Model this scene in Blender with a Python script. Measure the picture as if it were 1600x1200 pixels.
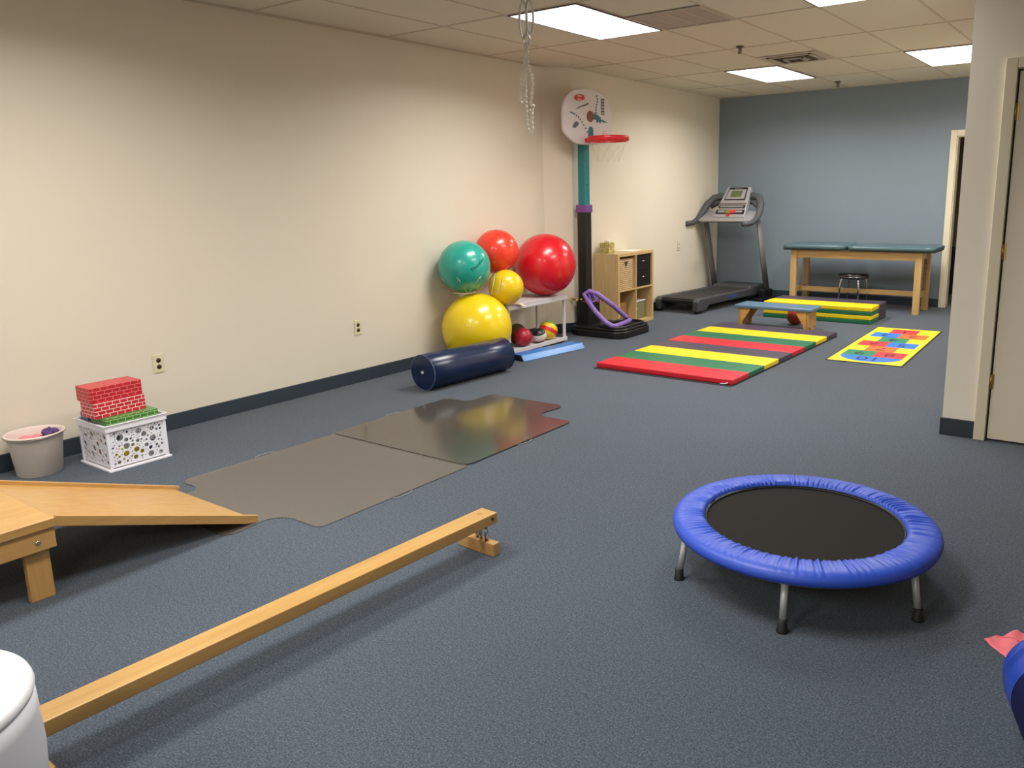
import bpy, bmesh, math, random
from mathutils import Vector, Matrix, Euler
random.seed(7)
PI = math.pi
scene = bpy.context.scene
for o in list(bpy.data.objects):
    bpy.data.objects.remove(o)
COL = scene.collection

# ------------------------------------------------------------------ camera
CAM_H, CEIL = 1.4966, 2.746
yaw, pitch, roll, focal = 0.6251, 0.2053, -0.0192, 1253.5
cy_, sy_ = math.cos(yaw), math.sin(yaw); cp_, sp_ = math.cos(pitch), math.sin(pitch); cr_, sr_ = math.cos(roll), math.sin(roll)
Rz = Matrix(((cy_, sy_, 0), (-sy_, cy_, 0), (0, 0, 1)))
Bm = Matrix(((1, 0, 0), (0, 0, -1), (0, 1, 0)))
Rx = Matrix(((1, 0, 0), (0, cp_, -sp_), (0, sp_, cp_)))
Rr = Matrix(((cr_, -sr_, 0), (sr_, cr_, 0), (0, 0, 1)))
Mw = Rr @ Rx @ Bm @ Rz
cam_data = bpy.data.cameras.new('camera'); cam = bpy.data.objects.new('camera', cam_data); COL.objects.link(cam)
R3 = Matrix((Mw[0], -Mw[1], -Mw[2])).transposed()
cam.matrix_world = Matrix.Translation((0, 0, CAM_H)) @ R3.to_4x4()
cam_data.sensor_width = 36.0; cam_data.lens = focal / 1600 * 36
cam_data.shift_x = -(880.6 - 800) / 1600; cam_data.shift_y = (561.9 - 600) / 1600
cam_data.clip_start = 0.05; cam_data.clip_end = 60
scene.camera = cam

# ------------------------------------------------------------------ world, exposure
world = bpy.data.worlds.new('world'); scene.world = world; world.use_nodes = True
world.node_tree.nodes['Background'].inputs[0].default_value = (0.8, 0.75, 0.65, 1)
world.node_tree.nodes['Background'].inputs[1].default_value = 0.0
scene.view_settings.view_transform = 'Standard'; scene.view_settings.look = 'None'
scene.view_settings.gamma = 1; scene.view_settings.use_curve_mapping = False
scene.view_settings.exposure = 0.0
LAMP = 3.0                      # glow of the diffusers themselves
LAMP_W = 47.0                   # watts of each panel's tubes
LAMP_COL = (1.0, 0.97, 0.915)

# ------------------------------------------------------------------ materials
def s2l(c):
    return tuple(((x / 255) / 12.92 if x / 255 <= 0.04045 else ((x / 255 + 0.055) / 1.055) ** 2.4) for x in c)
MATS = {}
def base_mat(name):
    m = bpy.data.materials.new(name); m.use_nodes = True
    nt = m.node_tree; b = nt.nodes['Principled BSDF']
    MATS[name] = m
    return m, nt, b
def nd(nt, t, **kw):
    n = nt.nodes.new(t)
    for k, v in kw.items():
        setattr(n, k, v)
    return n
def mixc(nt, a, b, fac=None):
    n = nt.nodes.new('ShaderNodeMix'); n.data_type = 'RGBA'
    if isinstance(a, tuple): n.inputs[6].default_value = (*a[:3], 1)
    else: nt.links.new(a, n.inputs[6])
    if isinstance(b, tuple): n.inputs[7].default_value = (*b[:3], 1)
    else: nt.links.new(b, n.inputs[7])
    if fac is not None:
        if isinstance(fac, float): n.inputs[0].default_value = fac
        else: nt.links.new(fac, n.inputs[0])
    return n.outputs[2]
def bump(nt, b, h, strength, dist=0.01):
    n = nt.nodes.new('ShaderNodeBump'); n.inputs['Strength'].default_value = strength; n.inputs['Distance'].default_value = dist
    nt.links.new(h, n.inputs['Height']); nt.links.new(n.outputs[0], b.inputs['Normal'])
def noise(nt, scale, detail=3, rough=0.6, vec=None):
    n = nt.nodes.new('ShaderNodeTexNoise'); n.inputs['Scale'].default_value = scale
    n.inputs['Detail'].default_value = detail; n.inputs['Roughness'].default_value = rough
    if vec is None:
        t = nt.nodes.new('ShaderNodeTexCoord'); vec = t.outputs['Object']
    nt.links.new(vec, n.inputs['Vector'])
    return n.outputs['Fac']
def ramp(nt, fac, stops):
    r = nt.nodes.new('ShaderNodeValToRGB'); e = r.color_ramp.elements
    e[0].position, e[0].color = stops[0][0], (*stops[0][1], 1)
    e[1].position, e[1].color = stops[-1][0], (*stops[-1][1], 1)
    for p, c in stops[1:-1]:
        q = e.new(p); q.color = (*c, 1)
    nt.links.new(fac, r.inputs[0]); return r.outputs[0]
def M(name, rgb=None, rough=0.5, metal=0.0, var=0.06, vscale=14, bs=0.0, bscale=60, coat=0.0, spec=None, sheen=0.0):
    """plain surface with a little tonal variation and optional bump"""
    if name in MATS: return MATS[name]
    m, nt, b = base_mat(name)
    c = s2l(rgb)
    f = noise(nt, vscale, 4)
    col = mixc(nt, tuple(x * (1 - var) for x in c), tuple(min(1, x * (1 + var)) for x in c), f)
    nt.links.new(col, b.inputs['Base Color'])
    b.inputs['Roughness'].default_value = rough; b.inputs['Metallic'].default_value = metal
    b.inputs['Coat Weight'].default_value = coat
    if spec is not None: b.inputs['Specular IOR Level'].default_value = spec
    if sheen: b.inputs['Sheen Weight'].default_value = sheen
    if bs: bump(nt, b, noise(nt, bscale, 4), bs, 0.004)
    return m
def wood(name, light, dark, axis=0, rough=0.38, scale=1.0):
    if name in MATS: return MATS[name]
    m, nt, b = base_mat(name)
    t = nd(nt, 'ShaderNodeTexCoord'); mp = nd(nt, 'ShaderNodeMapping')
    sc = [26 * scale] * 3; sc[axis] = 1.6 * scale
    mp.inputs['Scale'].default_value = sc
    nt.links.new(t.outputs['Object'], mp.inputs[0])
    f = noise(nt, 1.6, 6, 0.62, mp.outputs[0])
    c = ramp(nt, f, [(0.3, s2l(dark)), (0.55, tuple((a + b_) / 2 for a, b_ in zip(s2l(light), s2l(dark)))), (0.75, s2l(light))])
    nt.links.new(c, b.inputs['Base Color']); b.inputs['Roughness'].default_value = rough
    b.inputs['Coat Weight'].default_value = 0.25; b.inputs['Coat Roughness'].default_value = 0.25
    bump(nt, b, f, 0.08, 0.002)
    return m
def brick(name, face, line, mortar=0.012):
    if name in MATS: return MATS[name]
    m, nt, b = base_mat(name)
    t = nd(nt, 'ShaderNodeTexCoord'); br = nd(nt, 'ShaderNodeTexBrick')
    br.inputs['Color1'].default_value = (*s2l(face), 1); br.inputs['Color2'].default_value = (*[x * 0.8 for x in s2l(face)], 1)
    br.inputs['Mortar'].default_value = (*s2l(line), 1)
    br.inputs['Scale'].default_value = 1.0; br.inputs['Mortar Size'].default_value = 0.0022; br.inputs['Mortar Smooth'].default_value = 0.2
    br.inputs['Brick Width'].default_value = 0.042; br.inputs['Row Height'].default_value = 0.0215
    nt.links.new(t.outputs['UV'], br.inputs['Vector']); nt.links.new(br.outputs['Color'], b.inputs['Base Color'])
    b.inputs['Roughness'].default_value = 0.4
    return m

# carpet
m, nt, b = base_mat('carpet')
f1 = noise(nt, 165, 3, 0.75); f2 = noise(nt, 60, 4, 0.7); f3 = noise(nt, 0.8, 3, 0.5)
c1 = ramp(nt, f1, [(0.36, s2l((36, 45, 56))), (0.5, s2l((76, 87, 100))), (0.64, s2l((130, 141, 153)))])
c2 = ramp(nt, f2, [(0.35, s2l((58, 68, 81))), (0.65, s2l((96, 107, 121)))])
c3 = mixc(nt, c1, c2, 0.4)
c4 = nd(nt, 'ShaderNodeMix', data_type='RGBA', blend_type='MULTIPLY'); c4.inputs[0].default_value = 1.0
nt.links.new(c3, c4.inputs[6]); nt.links.new(ramp(nt, f3, [(0.3, (0.61, 0.62, 0.63)), (0.7, (0.72, 0.73, 0.75))]), c4.inputs[7])
nt.links.new(c4.outputs[2], b.inputs['Base Color']); b.inputs['Roughness'].default_value = 0.95
b.inputs['Sheen Weight'].default_value = 0.15; b.inputs['Specular IOR Level'].default_value = 0.15
bump(nt, b, f1, 0.5, 0.004)
CARPET = m
WALL = M('wall_cream_paint', (219, 209, 191), 0.75, var=0.015, vscale=3, bs=0.06, bscale=220)
WALL2 = M('wall_partition_paint', (242, 234, 218), 0.75, var=0.015, vscale=3, bs=0.06, bscale=220)
WALLB = M('wall_blue_paint', (126, 140, 152), 0.75, var=0.015, vscale=3, bs=0.06, bscale=220)
CEILM = M('acoustic_tile', (214, 207, 190), 0.9, var=0.03, vscale=60, bs=0.12, bscale=300)
TBAR = M('ceiling_bar_shade_tone', (196, 182, 164), 0.7)  # bars toned darker than the tiles, recess shade put into their colour
BASEB = M('rubber_baseboard', (48, 58, 68), 0.45, bs=0.03)
TRIM = M('cream_trim_paint', (224, 214, 188), 0.4, var=0.01)
DOORP = M('door_paint', (232, 222, 202), 0.45, var=0.01)
BRASS = M('brass', (190, 160, 90), 0.3, metal=0.9)
STEEL = M('chrome_steel', (200, 200, 205), 0.18, metal=1.0)
GREYMET = M('grey_tube_metal', (176, 180, 180), 0.35, metal=0.3)
BLACKP = M('black_plastic', (22, 22, 24), 0.35)
BLACKR = M('black_rubber', (18, 18, 20), 0.6)
WHITEP = M('white_plastic', (226, 226, 232), 0.35, var=0.01)
MAPLE = wood('maple_wood_lengthwise', (196, 154, 94), (176, 133, 74), axis=1)
MAPLEX = wood('maple_wood_across', (196, 154, 94), (178, 134, 76), axis=0)
MAPLEZ = wood('maple_wood_upright', (194, 152, 92), (174, 130, 72), axis=2)
PINE = wood('pale_pine_x', (206, 172, 118), (184, 146, 94), axis=0)
PINEZ = wood('pale_pine_z', (206, 172, 118), (186, 150, 96), axis=2)
BIRCH = wood('birch_board', (208, 178, 128), (190, 158, 108), axis=2, rough=0.5)

# ------------------------------------------------------------------ mesh builder
class MB:
    def __init__(s): s.v = []; s.f = []; s.mi = []; s.sm = []
    def add(s, vs, fs, mi=0, smooth=False, T=None):
        n = len(s.v)
        for p in vs:
            p = Vector(p)
            if T is not None: p = T @ p
            s.v.append(tuple(p))
        for f in fs: s.f.append(tuple(i + n for i in f)); s.mi.append(mi); s.sm.append(smooth)
        return s
    def box(s, x0, y0, z0, x1, y1, z1, mi=0, T=None):
        vs = [(x0, y0, z0), (x1, y0, z0), (x1, y1, z0), (x0, y1, z0), (x0, y0, z1), (x1, y0, z1), (x1, y1, z1), (x0, y1, z1)]
        return s.add(vs, [(0, 3, 2, 1), (4, 5, 6, 7), (0, 1, 5, 4), (1, 2, 6, 5), (2, 3, 7, 6), (3, 0, 4, 7)], mi, T=T)
    def lathe(s, prof, n=48, mi=0, T=None, smooth=True, cap=True):
        vs = []; fs = []
        for r, z in prof:
            for k in range(n):
                a = 2 * PI * k / n; vs.append((r * math.cos(a), r * math.sin(a), z))
        for i in range(len(prof) - 1):
            for k in range(n):
                k2 = (k + 1) % n
                fs.append((i * n + k, i * n + k2, (i + 1) * n + k2, (i + 1) * n + k))
        if cap:
            fs.append(tuple(reversed(range(n)))); fs.append(tuple((len(prof) - 1) * n + k for k in range(n)))
        return s.add(vs, fs, mi, smooth, T)
    def tube(s, pts, r, n=10, mi=0, T=None, closed=False, smooth=True, flat=1.0):
        pts = [Vector(p) for p in pts]; N = len(pts); vs = []; fs = []
        rs = r if isinstance(r, (list, tuple)) else [r] * N
        prev = None
        for i, p in enumerate(pts):
            if closed: t = (pts[(i + 1) % N] - pts[i - 1])
            else: t = pts[min(i + 1, N - 1)] - pts[max(i - 1, 0)]
            t.normalize()
            if prev is None:
                up = Vector((0, 0, 1)) if abs(t.z) < 0.9 else Vector((1, 0, 0))
                a = t.cross(up).normalized()
            else:
                a = (prev - t * prev.dot(t)).normalized()
            prev = a; b_ = t.cross(a)
            for k in range(n):
                q = 2 * PI * k / n
                vs.append(p + (a * math.cos(q) + b_ * math.sin(q) * flat) * rs[i])
        seg = N if closed else N - 1
        for i in range(seg):
            j = (i + 1) % N
            for k in range(n):
                k2 = (k + 1) % n
                fs.append((i * n + k, i * n + k2, j * n + k2, j * n + k))
        if not closed:
            fs.append(tuple(reversed(range(n)))); fs.append(tuple((N - 1) * n + k for k in range(n)))
        return s.add(vs, fs, mi, smooth, T)
    def cyl(s, p0, p1, r, n=20, mi=0, T=None, r1=None):
        return s.tube([p0, p1], [r, r if r1 is None else r1], n, mi, T)
    def ball(s, c, r, n=48, m_=24, mi=0, T=None, sz=1.0):
        vs = [(c[0], c[1], c[2] - r * sz)]; fs = []
        for i in range(1, m_):
            t = PI * i / m_
            for k in range(n):
                a = 2 * PI * k / n
                vs.append((c[0] + r * math.sin(t) * math.cos(a), c[1] + r * math.sin(t) * math.sin(a), c[2] - r * sz * math.cos(t)))
        vs.append((c[0], c[1], c[2] + r * sz)); L = len(vs) - 1
        for k in range(n):
            k2 = (k + 1) % n
            fs.append((0, 1 + k2, 1 + k)); fs.append((L, L - n + k, L - n + k2))
        for i in range(m_ - 2):
            for k in range(n):
                k2 = (k + 1) % n; a = 1 + i * n
                fs.append((a + k, a + k2, a + n + k2, a + n + k))
        return s.add(vs, fs, mi, True, T)
    def prism(s, poly, z0, z1, mi=0, T=None, smooth_side=False):
        n = len(poly); vs = [(x, y, z0) for x, y in poly] + [(x, y, z1) for x, y in poly]
        ar = sum(poly[i][0] * poly[(i + 1) % n][1] - poly[(i + 1) % n][0] * poly[i][1] for i in range(n))
        bot, top = tuple(range(n)), tuple(range(n, 2 * n))
        sides = [(i, (i + 1) % n, n + (i + 1) % n, n + i) for i in range(n)]
        if ar > 0: fs = [tuple(reversed(bot)), top] + sides
        else: fs = [bot, tuple(reversed(top))] + [tuple(reversed(q)) for q in sides]
        return s.add(vs, fs, mi, False, T)
    def build(s, name, mats, parent=None, bevel=0.0, seg=2, sub=0):
        me = bpy.data.meshes.new(name)
        me.from_pydata(s.v, [], s.f); me.update()
        if not isinstance(mats, (list, tuple)): mats = [mats]
        for mm in mats: me.materials.append(mm)
        for p, mi, sm in zip(me.polygons, s.mi, s.sm):
            p.material_index = mi; p.use_smooth = sm
        uv = me.uv_layers.new(name='uv')
        for p in me.polygons:
            nrm = p.normal; ax = max(range(3), key=lambda i: abs(nrm[i]))
            for li in p.loop_indices:
                co = me.vertices[me.loops[li].vertex_index].co
                uv.data[li].uv = ((co.y, co.z) if ax == 0 else (co.x, co.z) if ax == 1 else (co.x, co.y))
        o = bpy.data.objects.new(name, me); COL.objects.link(o)
        if parent is not None: o.parent = parent
        if bevel:
            bv = o.modifiers.new('bevel', 'BEVEL'); bv.width = bevel; bv.segments = seg; bv.limit_method = 'ANGLE'
            bv.angle_limit = math.radians(40)
            for p in me.polygons: p.use_smooth = True
            wn = o.modifiers.new('wn', 'WEIGHTED_NORMAL'); wn.keep_sharp = True
        if sub:
            sb = o.modifiers.new('sub', 'SUBSURF'); sb.levels = sub; sb.render_levels = sub
        return o
def tag(o, label, cat, group=None):
    o['label'] = label; o['category'] = cat
    if group: o['group'] = group
    return o
def thing(name, label, cat, loc=(0, 0, 0), rz=0.0, group=None):
    o = bpy.data.objects.new(name, None); COL.objects.link(o)
    o.location = loc; o.rotation_euler = (0, 0, rz); o.empty_display_size = 0.1
    return tag(o, label, cat, group)
def struct(o): o['kind'] = 'structure'; return o
def B(*a): return MB().box(*a)
def dup_tree(o, parent=None):
    c = o.copy(); COL.objects.link(c)
    if parent is not None: c.parent = parent
    for ch in [x for x in bpy.data.objects if x.parent == o]: dup_tree(ch, c)
    return c
DG = bpy.context.evaluated_depsgraph_get
def from_curve(cu, name, mat, parent=None):
    """turn a curve or text into a mesh object"""
    tmp = bpy.data.objects.new('tmp', cu); COL.objects.link(tmp)
    dg = DG(); dg.update()
    me = bpy.data.meshes.new_from_object(tmp.evaluated_get(dg)); bpy.data.objects.remove(tmp)
    me.name = name; me.materials.clear(); me.materials.append(mat)
    o = bpy.data.objects.new(name, me); COL.objects.link(o)
    if parent is not None: o.parent = parent
    return o
def text_mesh(txt, size, name, mat, parent, mtx, ext=0.0006, align='CENTER'):
    cu = bpy.data.curves.new('t', 'FONT'); cu.body = txt; cu.size = size; cu.extrude = ext
    cu.align_x = align; cu.align_y = 'CENTER'
    o = from_curve(cu, name, mat, parent); o.data.transform(mtx); return o
def holed_plate(w, h, holes, th, name, mat, parent, mtx):
    cu = bpy.data.curves.new('p', 'CURVE'); cu.dimensions = '2D'; cu.fill_mode = 'BOTH'; cu.extrude = th / 2
    def spl(pts):
        s = cu.splines.new('POLY'); s.points.add(len(pts) - 1)
        for q, p in zip(s.points, pts): q.co = (p[0], p[1], 0, 1)
        s.use_cyclic_u = True
    spl([(0, 0), (w, 0), (w, h), (0, h)])
    for x, y, r in holes:
        n = 20 if r > 0.008 else 12
        spl([(x + r * math.cos(2 * PI * k / n), y + r * math.sin(2 * PI * k / n)) for k in range(n)])
    o = from_curve(cu, name, mat, parent); o.data.transform(mtx); return o
def frame_of(P, X, Y, Z):
    return Matrix(((X[0], Y[0], Z[0], P[0]), (X[1], Y[1], Z[1], P[1]), (X[2], Y[2], Z[2], P[2]), (0, 0, 0, 1)))

# ------------------------------------------------------------------ room shell
XN, XF0, XF1, YB = -5.135, -4.965, -5.04, 10.84       # near wall, far wall (start, end), back wall
XR, YR = 2.6, -3.2
struct(B(-5.6, YR - 0.2, -0.12, XR + 0.2, 13.2, 0).build('floor', CARPET))
struct(B(-5.6, YR - 0.2, CEIL, XR + 0.2, 13.2, CEIL + 0.12).build('ceiling', CEILM))
ceil = bpy.data.objects['ceiling']
mb = MB()
GX0, GY0, TX, TY = -3.87, 8.40, 0.6096, 1.2192
for i in range(-2, 12):
    x = GX0 + i * TX
    if x < XR: mb.box(x - 0.009, YR, CEIL - 0.004, x + 0.009, YB, CEIL + 0.001)
for j in range(-10, 3):
    y = GY0 + j * TY
    if YR < y < YB: mb.box(XN, y - 0.009, CEIL - 0.0045, XR, y + 0.009, CEIL + 0.001)
mb.box(XN - 0.0, YR, CEIL - 0.006, XN + 0.02, 6.8, CEIL + 0.001)
mb.box(-5.04, YB - 0.02, CEIL - 0.006, -0.9, YB, CEIL + 0.001)
mb.build('ceiling_grid', TBAR, ceil)
# left wall, with the shallow step where the far part stands further in
struct(MB().prism([(XN, YR - 0.1), (XN, 6.82), (XF0, 7.10), (XF1, YB + 0.1), (-5.6, YB + 0.1), (-5.6, YR - 0.1)], 0, CEIL).build('wall_left', WALL))
struct(MB().prism([(XN + 0.001, YR), (XN + 0.012, YR), (XN + 0.012, 6.825), (XF0 + 0.012, 7.10), (XF1 + 0.012, YB - 0.001), (XF1 + 0.001, YB - 0.001), (XF0 + 0.001, 7.10), (XN + 0.001, 6.82)], 0.0, 0.105).build('baseboard_left', BASEB, bevel=0.003))
# back wall with the doorway
DX0, DX1, DTOP = -1.945, -1.06, 2.07
mb = MB().box(-5.6, YB, 0, DX0, YB + 0.12, CEIL).box(DX0, YB, DTOP, DX1, YB + 0.12, CEIL).box(DX1, YB, 0, XR, YB + 0.12, CEIL)
struct(mb.build('wall_back', WALLB))
struct(B(XF1, YB - 0.012, 0, -2.016, YB, 0.105).build('baseboard_back', BASEB, bevel=0.003))
mb = MB().box(DX0 - 0.07, YB - 0.02, 0, DX0, YB + 0.002, DTOP + 0.07).box(DX1, YB - 0.02, 0, DX1 + 0.07, YB + 0.002, DTOP + 0.07).box(DX0, YB - 0.02, DTOP, DX1, YB + 0.002, DTOP + 0.07)
mb.box(DX0, YB, 0, DX0 + 0.012, YB + 0.14, DTOP).box(DX1 - 0.012, YB, 0, DX1, YB + 0.14, DTOP).box(DX0, YB, DTOP - 0.012, DX1, YB + 0.14, DTOP)
struct(mb.build('trim_1', TRIM, bevel=0.003))
TAN = M('hall_wall_tan', (150, 130, 105), 0.8)
struct(B(-4.0, 12.9, 0, XR, 13.0, CEIL).build('wall_hall', TAN))
struct(B(-4.1, 10.96, 0, -4.0, 13.0, CEIL).build('wall_hall_side', TAN))
tag(B(-2.9, 12.3, 0.0, -1.7, 12.85, 0.62).build('dark_cabinet', M('dark_cabinet_paint', (26, 24, 24), 0.6), bevel=0.01), 'low black cabinet inside the dark room beyond the far doorway', 'cabinet')
# partition on the right (its closet door faces the camera)
PX, PY = -0.893, 5.19
struct(MB().box(PX, PY, 0, -0.66, PY + 0.12, CEIL).box(-0.66, PY, 2.12, 0.27, PY + 0.12, CEIL).box(0.27, PY, 0, XR, PY + 0.12, CEIL).box(PX, PY + 0.12, 0, PX + 0.12, YB, CEIL).build('wall_partition', WALL2))
struct(MB().box(PX - 0.008, PY - 0.01, 0, -0.712, PY, 0.107).box(PX - 0.01, PY - 0.01, 0, PX, YB - 0.03, 0.107).box(0.34, PY - 0.01, 0, XR, PY, 0.107).build('baseboard_partition', BASEB, bevel=0.003))
mb = MB().box(-0.713, PY - 0.022, 0, -0.652, PY + 0.001, 2.17).box(0.27, PY - 0.022, 0, 0.335, PY + 0.001, 2.17).box(-0.652, PY - 0.022, 2.112, 0.27, PY + 0.001, 2.17)
mb.box(-0.663, PY, 0, -0.652, PY + 0.12, 2.112).box(0.262, PY, 0, 0.27, PY + 0.12, 2.112).box(-0.652, PY, 2.108, 0.27, PY + 0.12, 2.12)
struct(mb.build('trim_2', TRIM, bevel=0.004))
door = struct(B(-0.642, PY + 0.004, 0.012, 0.258, PY + 0.04, 2.10).build('door_1', DOORP, bevel=0.002))
for hz in (1.884, 1.12, 0.36):
    mb = MB().cyl((-0.647, PY - 0.004, hz - 0.045), (-0.647, PY - 0.004, hz + 0.045), 0.0075).box(-0.655, PY - 0.001, hz - 0.045, -0.632, PY + 0.0035, hz + 0.045)
    mb.build('hinge', BRASS, door)
MB().lathe([(0.012, 0), (0.012, 0.03), (0.028, 0.045), (0.028, 0.062), (0.012, 0.07)], 24, T=Matrix.Translation((0.2, PY + 0.004, 0.98)) @ Matrix.Rotation(PI / 2, 4, 'X')).build('knob', BRASS, door)
struct(B(XR, YR - 0.1, 0, XR + 0.12, 13, CEIL).build('wall_right', WALL))
struct(B(-5.6, YR - 0.12, 0, XR, YR, CEIL).build('wall_front', WALL))

# ------------------------------------------------------------------ ceiling lights
def lampmat():
    m = bpy.data.materials.new('lit_diffuser'); m.use_nodes = True; nt = m.node_tree
    for n in list(nt.nodes): nt.nodes.remove(n)
    e = nt.nodes.new('ShaderNodeEmission'); e.inputs[0].default_value = (*LAMP_COL, 1); e.inputs[1].default_value = LAMP
    o = nt.nodes.new('ShaderNodeOutputMaterial'); nt.links.new(e.outputs[0], o.inputs[0]); return m
LM = lampmat()
DKM = M('lamp_frame_metal', (90, 80, 78), 0.5, metal=0.2)
def light(i, j, label):
    x0 = GX0 + i * TX; y0 = GY0 + j * TY
    t = thing('ceiling_light', label, 'ceiling light', (x0 + TX / 2, y0 + TY / 2, CEIL), 0, 'recessed ceiling light panels')
    hx, hy = TX / 2 - 0.006, TY / 2 - 0.006; w = 0.012
    MB().box(-hx, -hy, -0.012, hx, -hy + w, -0.0005).box(-hx, hy - w, -0.012, hx, hy, -0.0005).box(-hx, -hy + w, -0.012, -hx + w, hy - w, -0.0005).box(hx - w, -hy + w, -0.012, hx, hy - w, -0.0005).build('frame', DKM, t)
    B(-hx + w, -hy + w, -0.009, hx - w, hy - w, -0.0006).build('diffuser', LM, t)
    ld = bpy.data.lights.new('tube_light', 'AREA'); ld.shape = 'RECTANGLE'; ld.size = 2 * (hx - w); ld.size_y = 2 * (hy - w)
    ld.energy = LAMP_W; ld.color = LAMP_COL; ld.spread = math.radians(158)
    lo = bpy.data.objects.new('tube_light', ld); COL.objects.link(lo); lo.parent = t; lo.location = (0, 0, -0.0095)
light(0, -3, 'lit rectangular ceiling panel beside the hanging ropes, largest in view')
light(0, 0, 'lit ceiling panel between the two sprinkler heads, near the air vent')
light(3, 0, 'lit ceiling panel partly cut off by the cream partition at right')
light(3, -3, 'lit ceiling panel of which only a sliver shows at the top frame edge')
for i, j in ((0, -6), (0, -9), (3, -6), (3, -9), (6, -9)):
    light(i, j, 'lit rectangular ceiling panel in the nearer half of the room, above the top frame edge')

# vents and sprinklers
VM = M('vent_grey_paint', (186, 174, 160), 0.6); VD = M('vent_dark', (62, 60, 56), 0.8)
t = thing('return_vent', 'large flat return air grille in the ceiling beside the biggest light panel', 'vent', (-2.955, 5.66, CEIL))
MB().box(-0.285, -0.29, -0.006, 0.285, 0.29, -0.0045).build('mesh_panel', M('vent_mesh_dim', (172, 158, 148), 0.7), t)
mb = MB().box(-0.30, -0.30, -0.012, 0.30, -0.28, -0.0046).box(-0.30, 0.28, -0.012, 0.30, 0.30, -0.0046).box(-0.30, -0.28, -0.012, -0.28, 0.28, -0.0046).box(0.28, -0.28, -0.012, 0.30, 0.28, -0.0046)
mb.build('frame', VM, t)
mb = MB()
for k in range(1, 4): mb.box(-0.28 + k * 0.14 - 0.006, -0.28, -0.010, -0.28 + k * 0.14 + 0.006, 0.28, -0.006)
mb.build('divider', VM, t)
t = thing('supply_vent', 'square louvred supply air vent in the ceiling beside a sprinkler head', 'vent', (-2.955, 8.08, CEIL))
MB().box(-0.295, -0.295, -0.006, 0.295, 0.295, -0.0045).build('backing_plate', VM, t)
for k, r in enumerate((0.22, 0.165, 0.11, 0.055)):
    mb = MB(); h = -0.010 - 0.006 * k
    w = 0.03
    for (a, b_, c, d) in ((-r, -r, r, -r + w), (-r, r - w, r, r), (-r, -r, -r + w, r), (r - w, -r, r, r)):
        mb.box(a, b_, h - 0.004, c, d, h)
    mb.build('louvre', VM if k % 2 == 0 else VD, t)
def sprinkler(x, y, label):
    t = thing('sprinkler_head', label, 'sprinkler', (x, y, CEIL))
    MB().lathe([(0.035, -0.0046), (0.034, -0.012), (0.018, -0.016), (0.012, -0.03)], 24).build('escutcheon', DKM, t)
    MB().cyl((0, 0, -0.03), (0, 0, -0.055), 0.006).tube([(-0.012, 0, -0.028), (-0.018, 0, -0.045), (0, 0, -0.062)], 0.003, 6).tube([(0.012, 0, -0.028), (0.018, 0, -0.045), (0, 0, -0.062)], 0.003, 6).build('arm', DKM, t)
    MB().lathe([(0.02, -0.065), (0.02, -0.062)], 16, smooth=False).build('deflector', DKM, t)
sprinkler(-3.11, 7.09, 'small ceiling sprinkler head, the nearer and larger of two')
sprinkler(-3.2, 10.2, 'small ceiling sprinkler head close to the blue back wall')

# outlets
def outlet(y, z, label, x=XN, switch=False):
    t = thing('wall_outlet', label, 'outlet', (x, y, z))
    IV = M('ivory_plastic', (216, 206, 172), 0.4) if not switch else M('ivory_plate_pale', (217, 208, 190), 0.5)
    B(0.0005, -0.036, -0.06, 0.006, 0.036, 0.06).build('cover_plate', IV, t, bevel=0.003)
    for dz in (-0.021, 0.021):
        MB().lathe([(0.0155, 0.006), (0.0155, 0.0075)], 24, T=Matrix.Rotation(PI / 2, 4, 'Y') @ Matrix.Translation((-dz, 0, 0))).build('socket', M('brown_socket', (52, 42, 28), 0.5) if not switch else IV, t)
outlet(2.607, 0.457, 'ivory double wall socket above the white crate, nearest the camera')
outlet(4.259, 0.452, 'ivory double wall socket on the cream wall left of the balls')
outlet(9.60, 0.78, 'small pale socket plate high on the wall beside the treadmill', x=-5.01, switch=True)

# ------------------------------------------------------------------ hanging ropes
RC = M('braided_rope', (222, 214, 196), 0.45, var=0.35, vscale=160)
HX, HY = -3.355, 4.30
def rope(ptsz, r=0.0078):
    """hanging rope with a twist, from control points (dx,dy,z)"""
    mb = MB(); P = []
    C = [Vector(p) for p in ptsz]
    for i in range(len(C) - 1):
        p0 = C[max(i - 1, 0)]; p1 = C[i]; p2 = C[i + 1]; p3 = C[min(i + 2, len(C) - 1)]
        n = max(4, int((p2 - p1).length / 0.004))
        for k in range(n):
            u = k / n
            P.append(0.5 * ((2 * p1) + (p2 - p0) * u + (2 * p0 - 5 * p1 + 4 * p2 - p3) * u * u + (3 * p1 - p0 - 3 * p2 + p3) * u ** 3))
    P.append(C[-1])
    rs = [r * (1 + 0.35 * math.sin(i * 0.9)) for i in range(len(P))]
    return mb.tube(P, rs, 7)
dirr = Vector((0.78, 0.62, 0))
def H(u, z, w=0.0): return (HX + dirr.x * u, HY + dirr.y * u + w, z)
t = thing('hanging_hook', 'steel eye hook and carabiners hanging from the ceiling, holding ropes', 'hook', (HX, HY, CEIL))
MB().lathe([(0.03, -0.006), (0.03, -0.0005)], 24).build('ceiling_plate', STEEL, t)
def loop_pts(cx, cz, rx, rz, n=24):
    return [(dirr.x * (cx + rx * math.cos(2 * PI * k / n)), dirr.y * (cx + rx * math.cos(2 * PI * k / n)), cz + rz * math.sin(2 * PI * k / n)) for k in range(n)]
MB().tube(loop_pts(0, -0.04, 0.02, 0.035), 0.005, 8, closed=True).build('eye_bolt', STEEL, t)
MB().tube(loop_pts(-0.012, -0.17, 0.024, 0.11), 0.007, 8, closed=True).build('carabiner', M('zinc_steel', (206, 204, 204), 0.35, metal=0.45), t)
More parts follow.
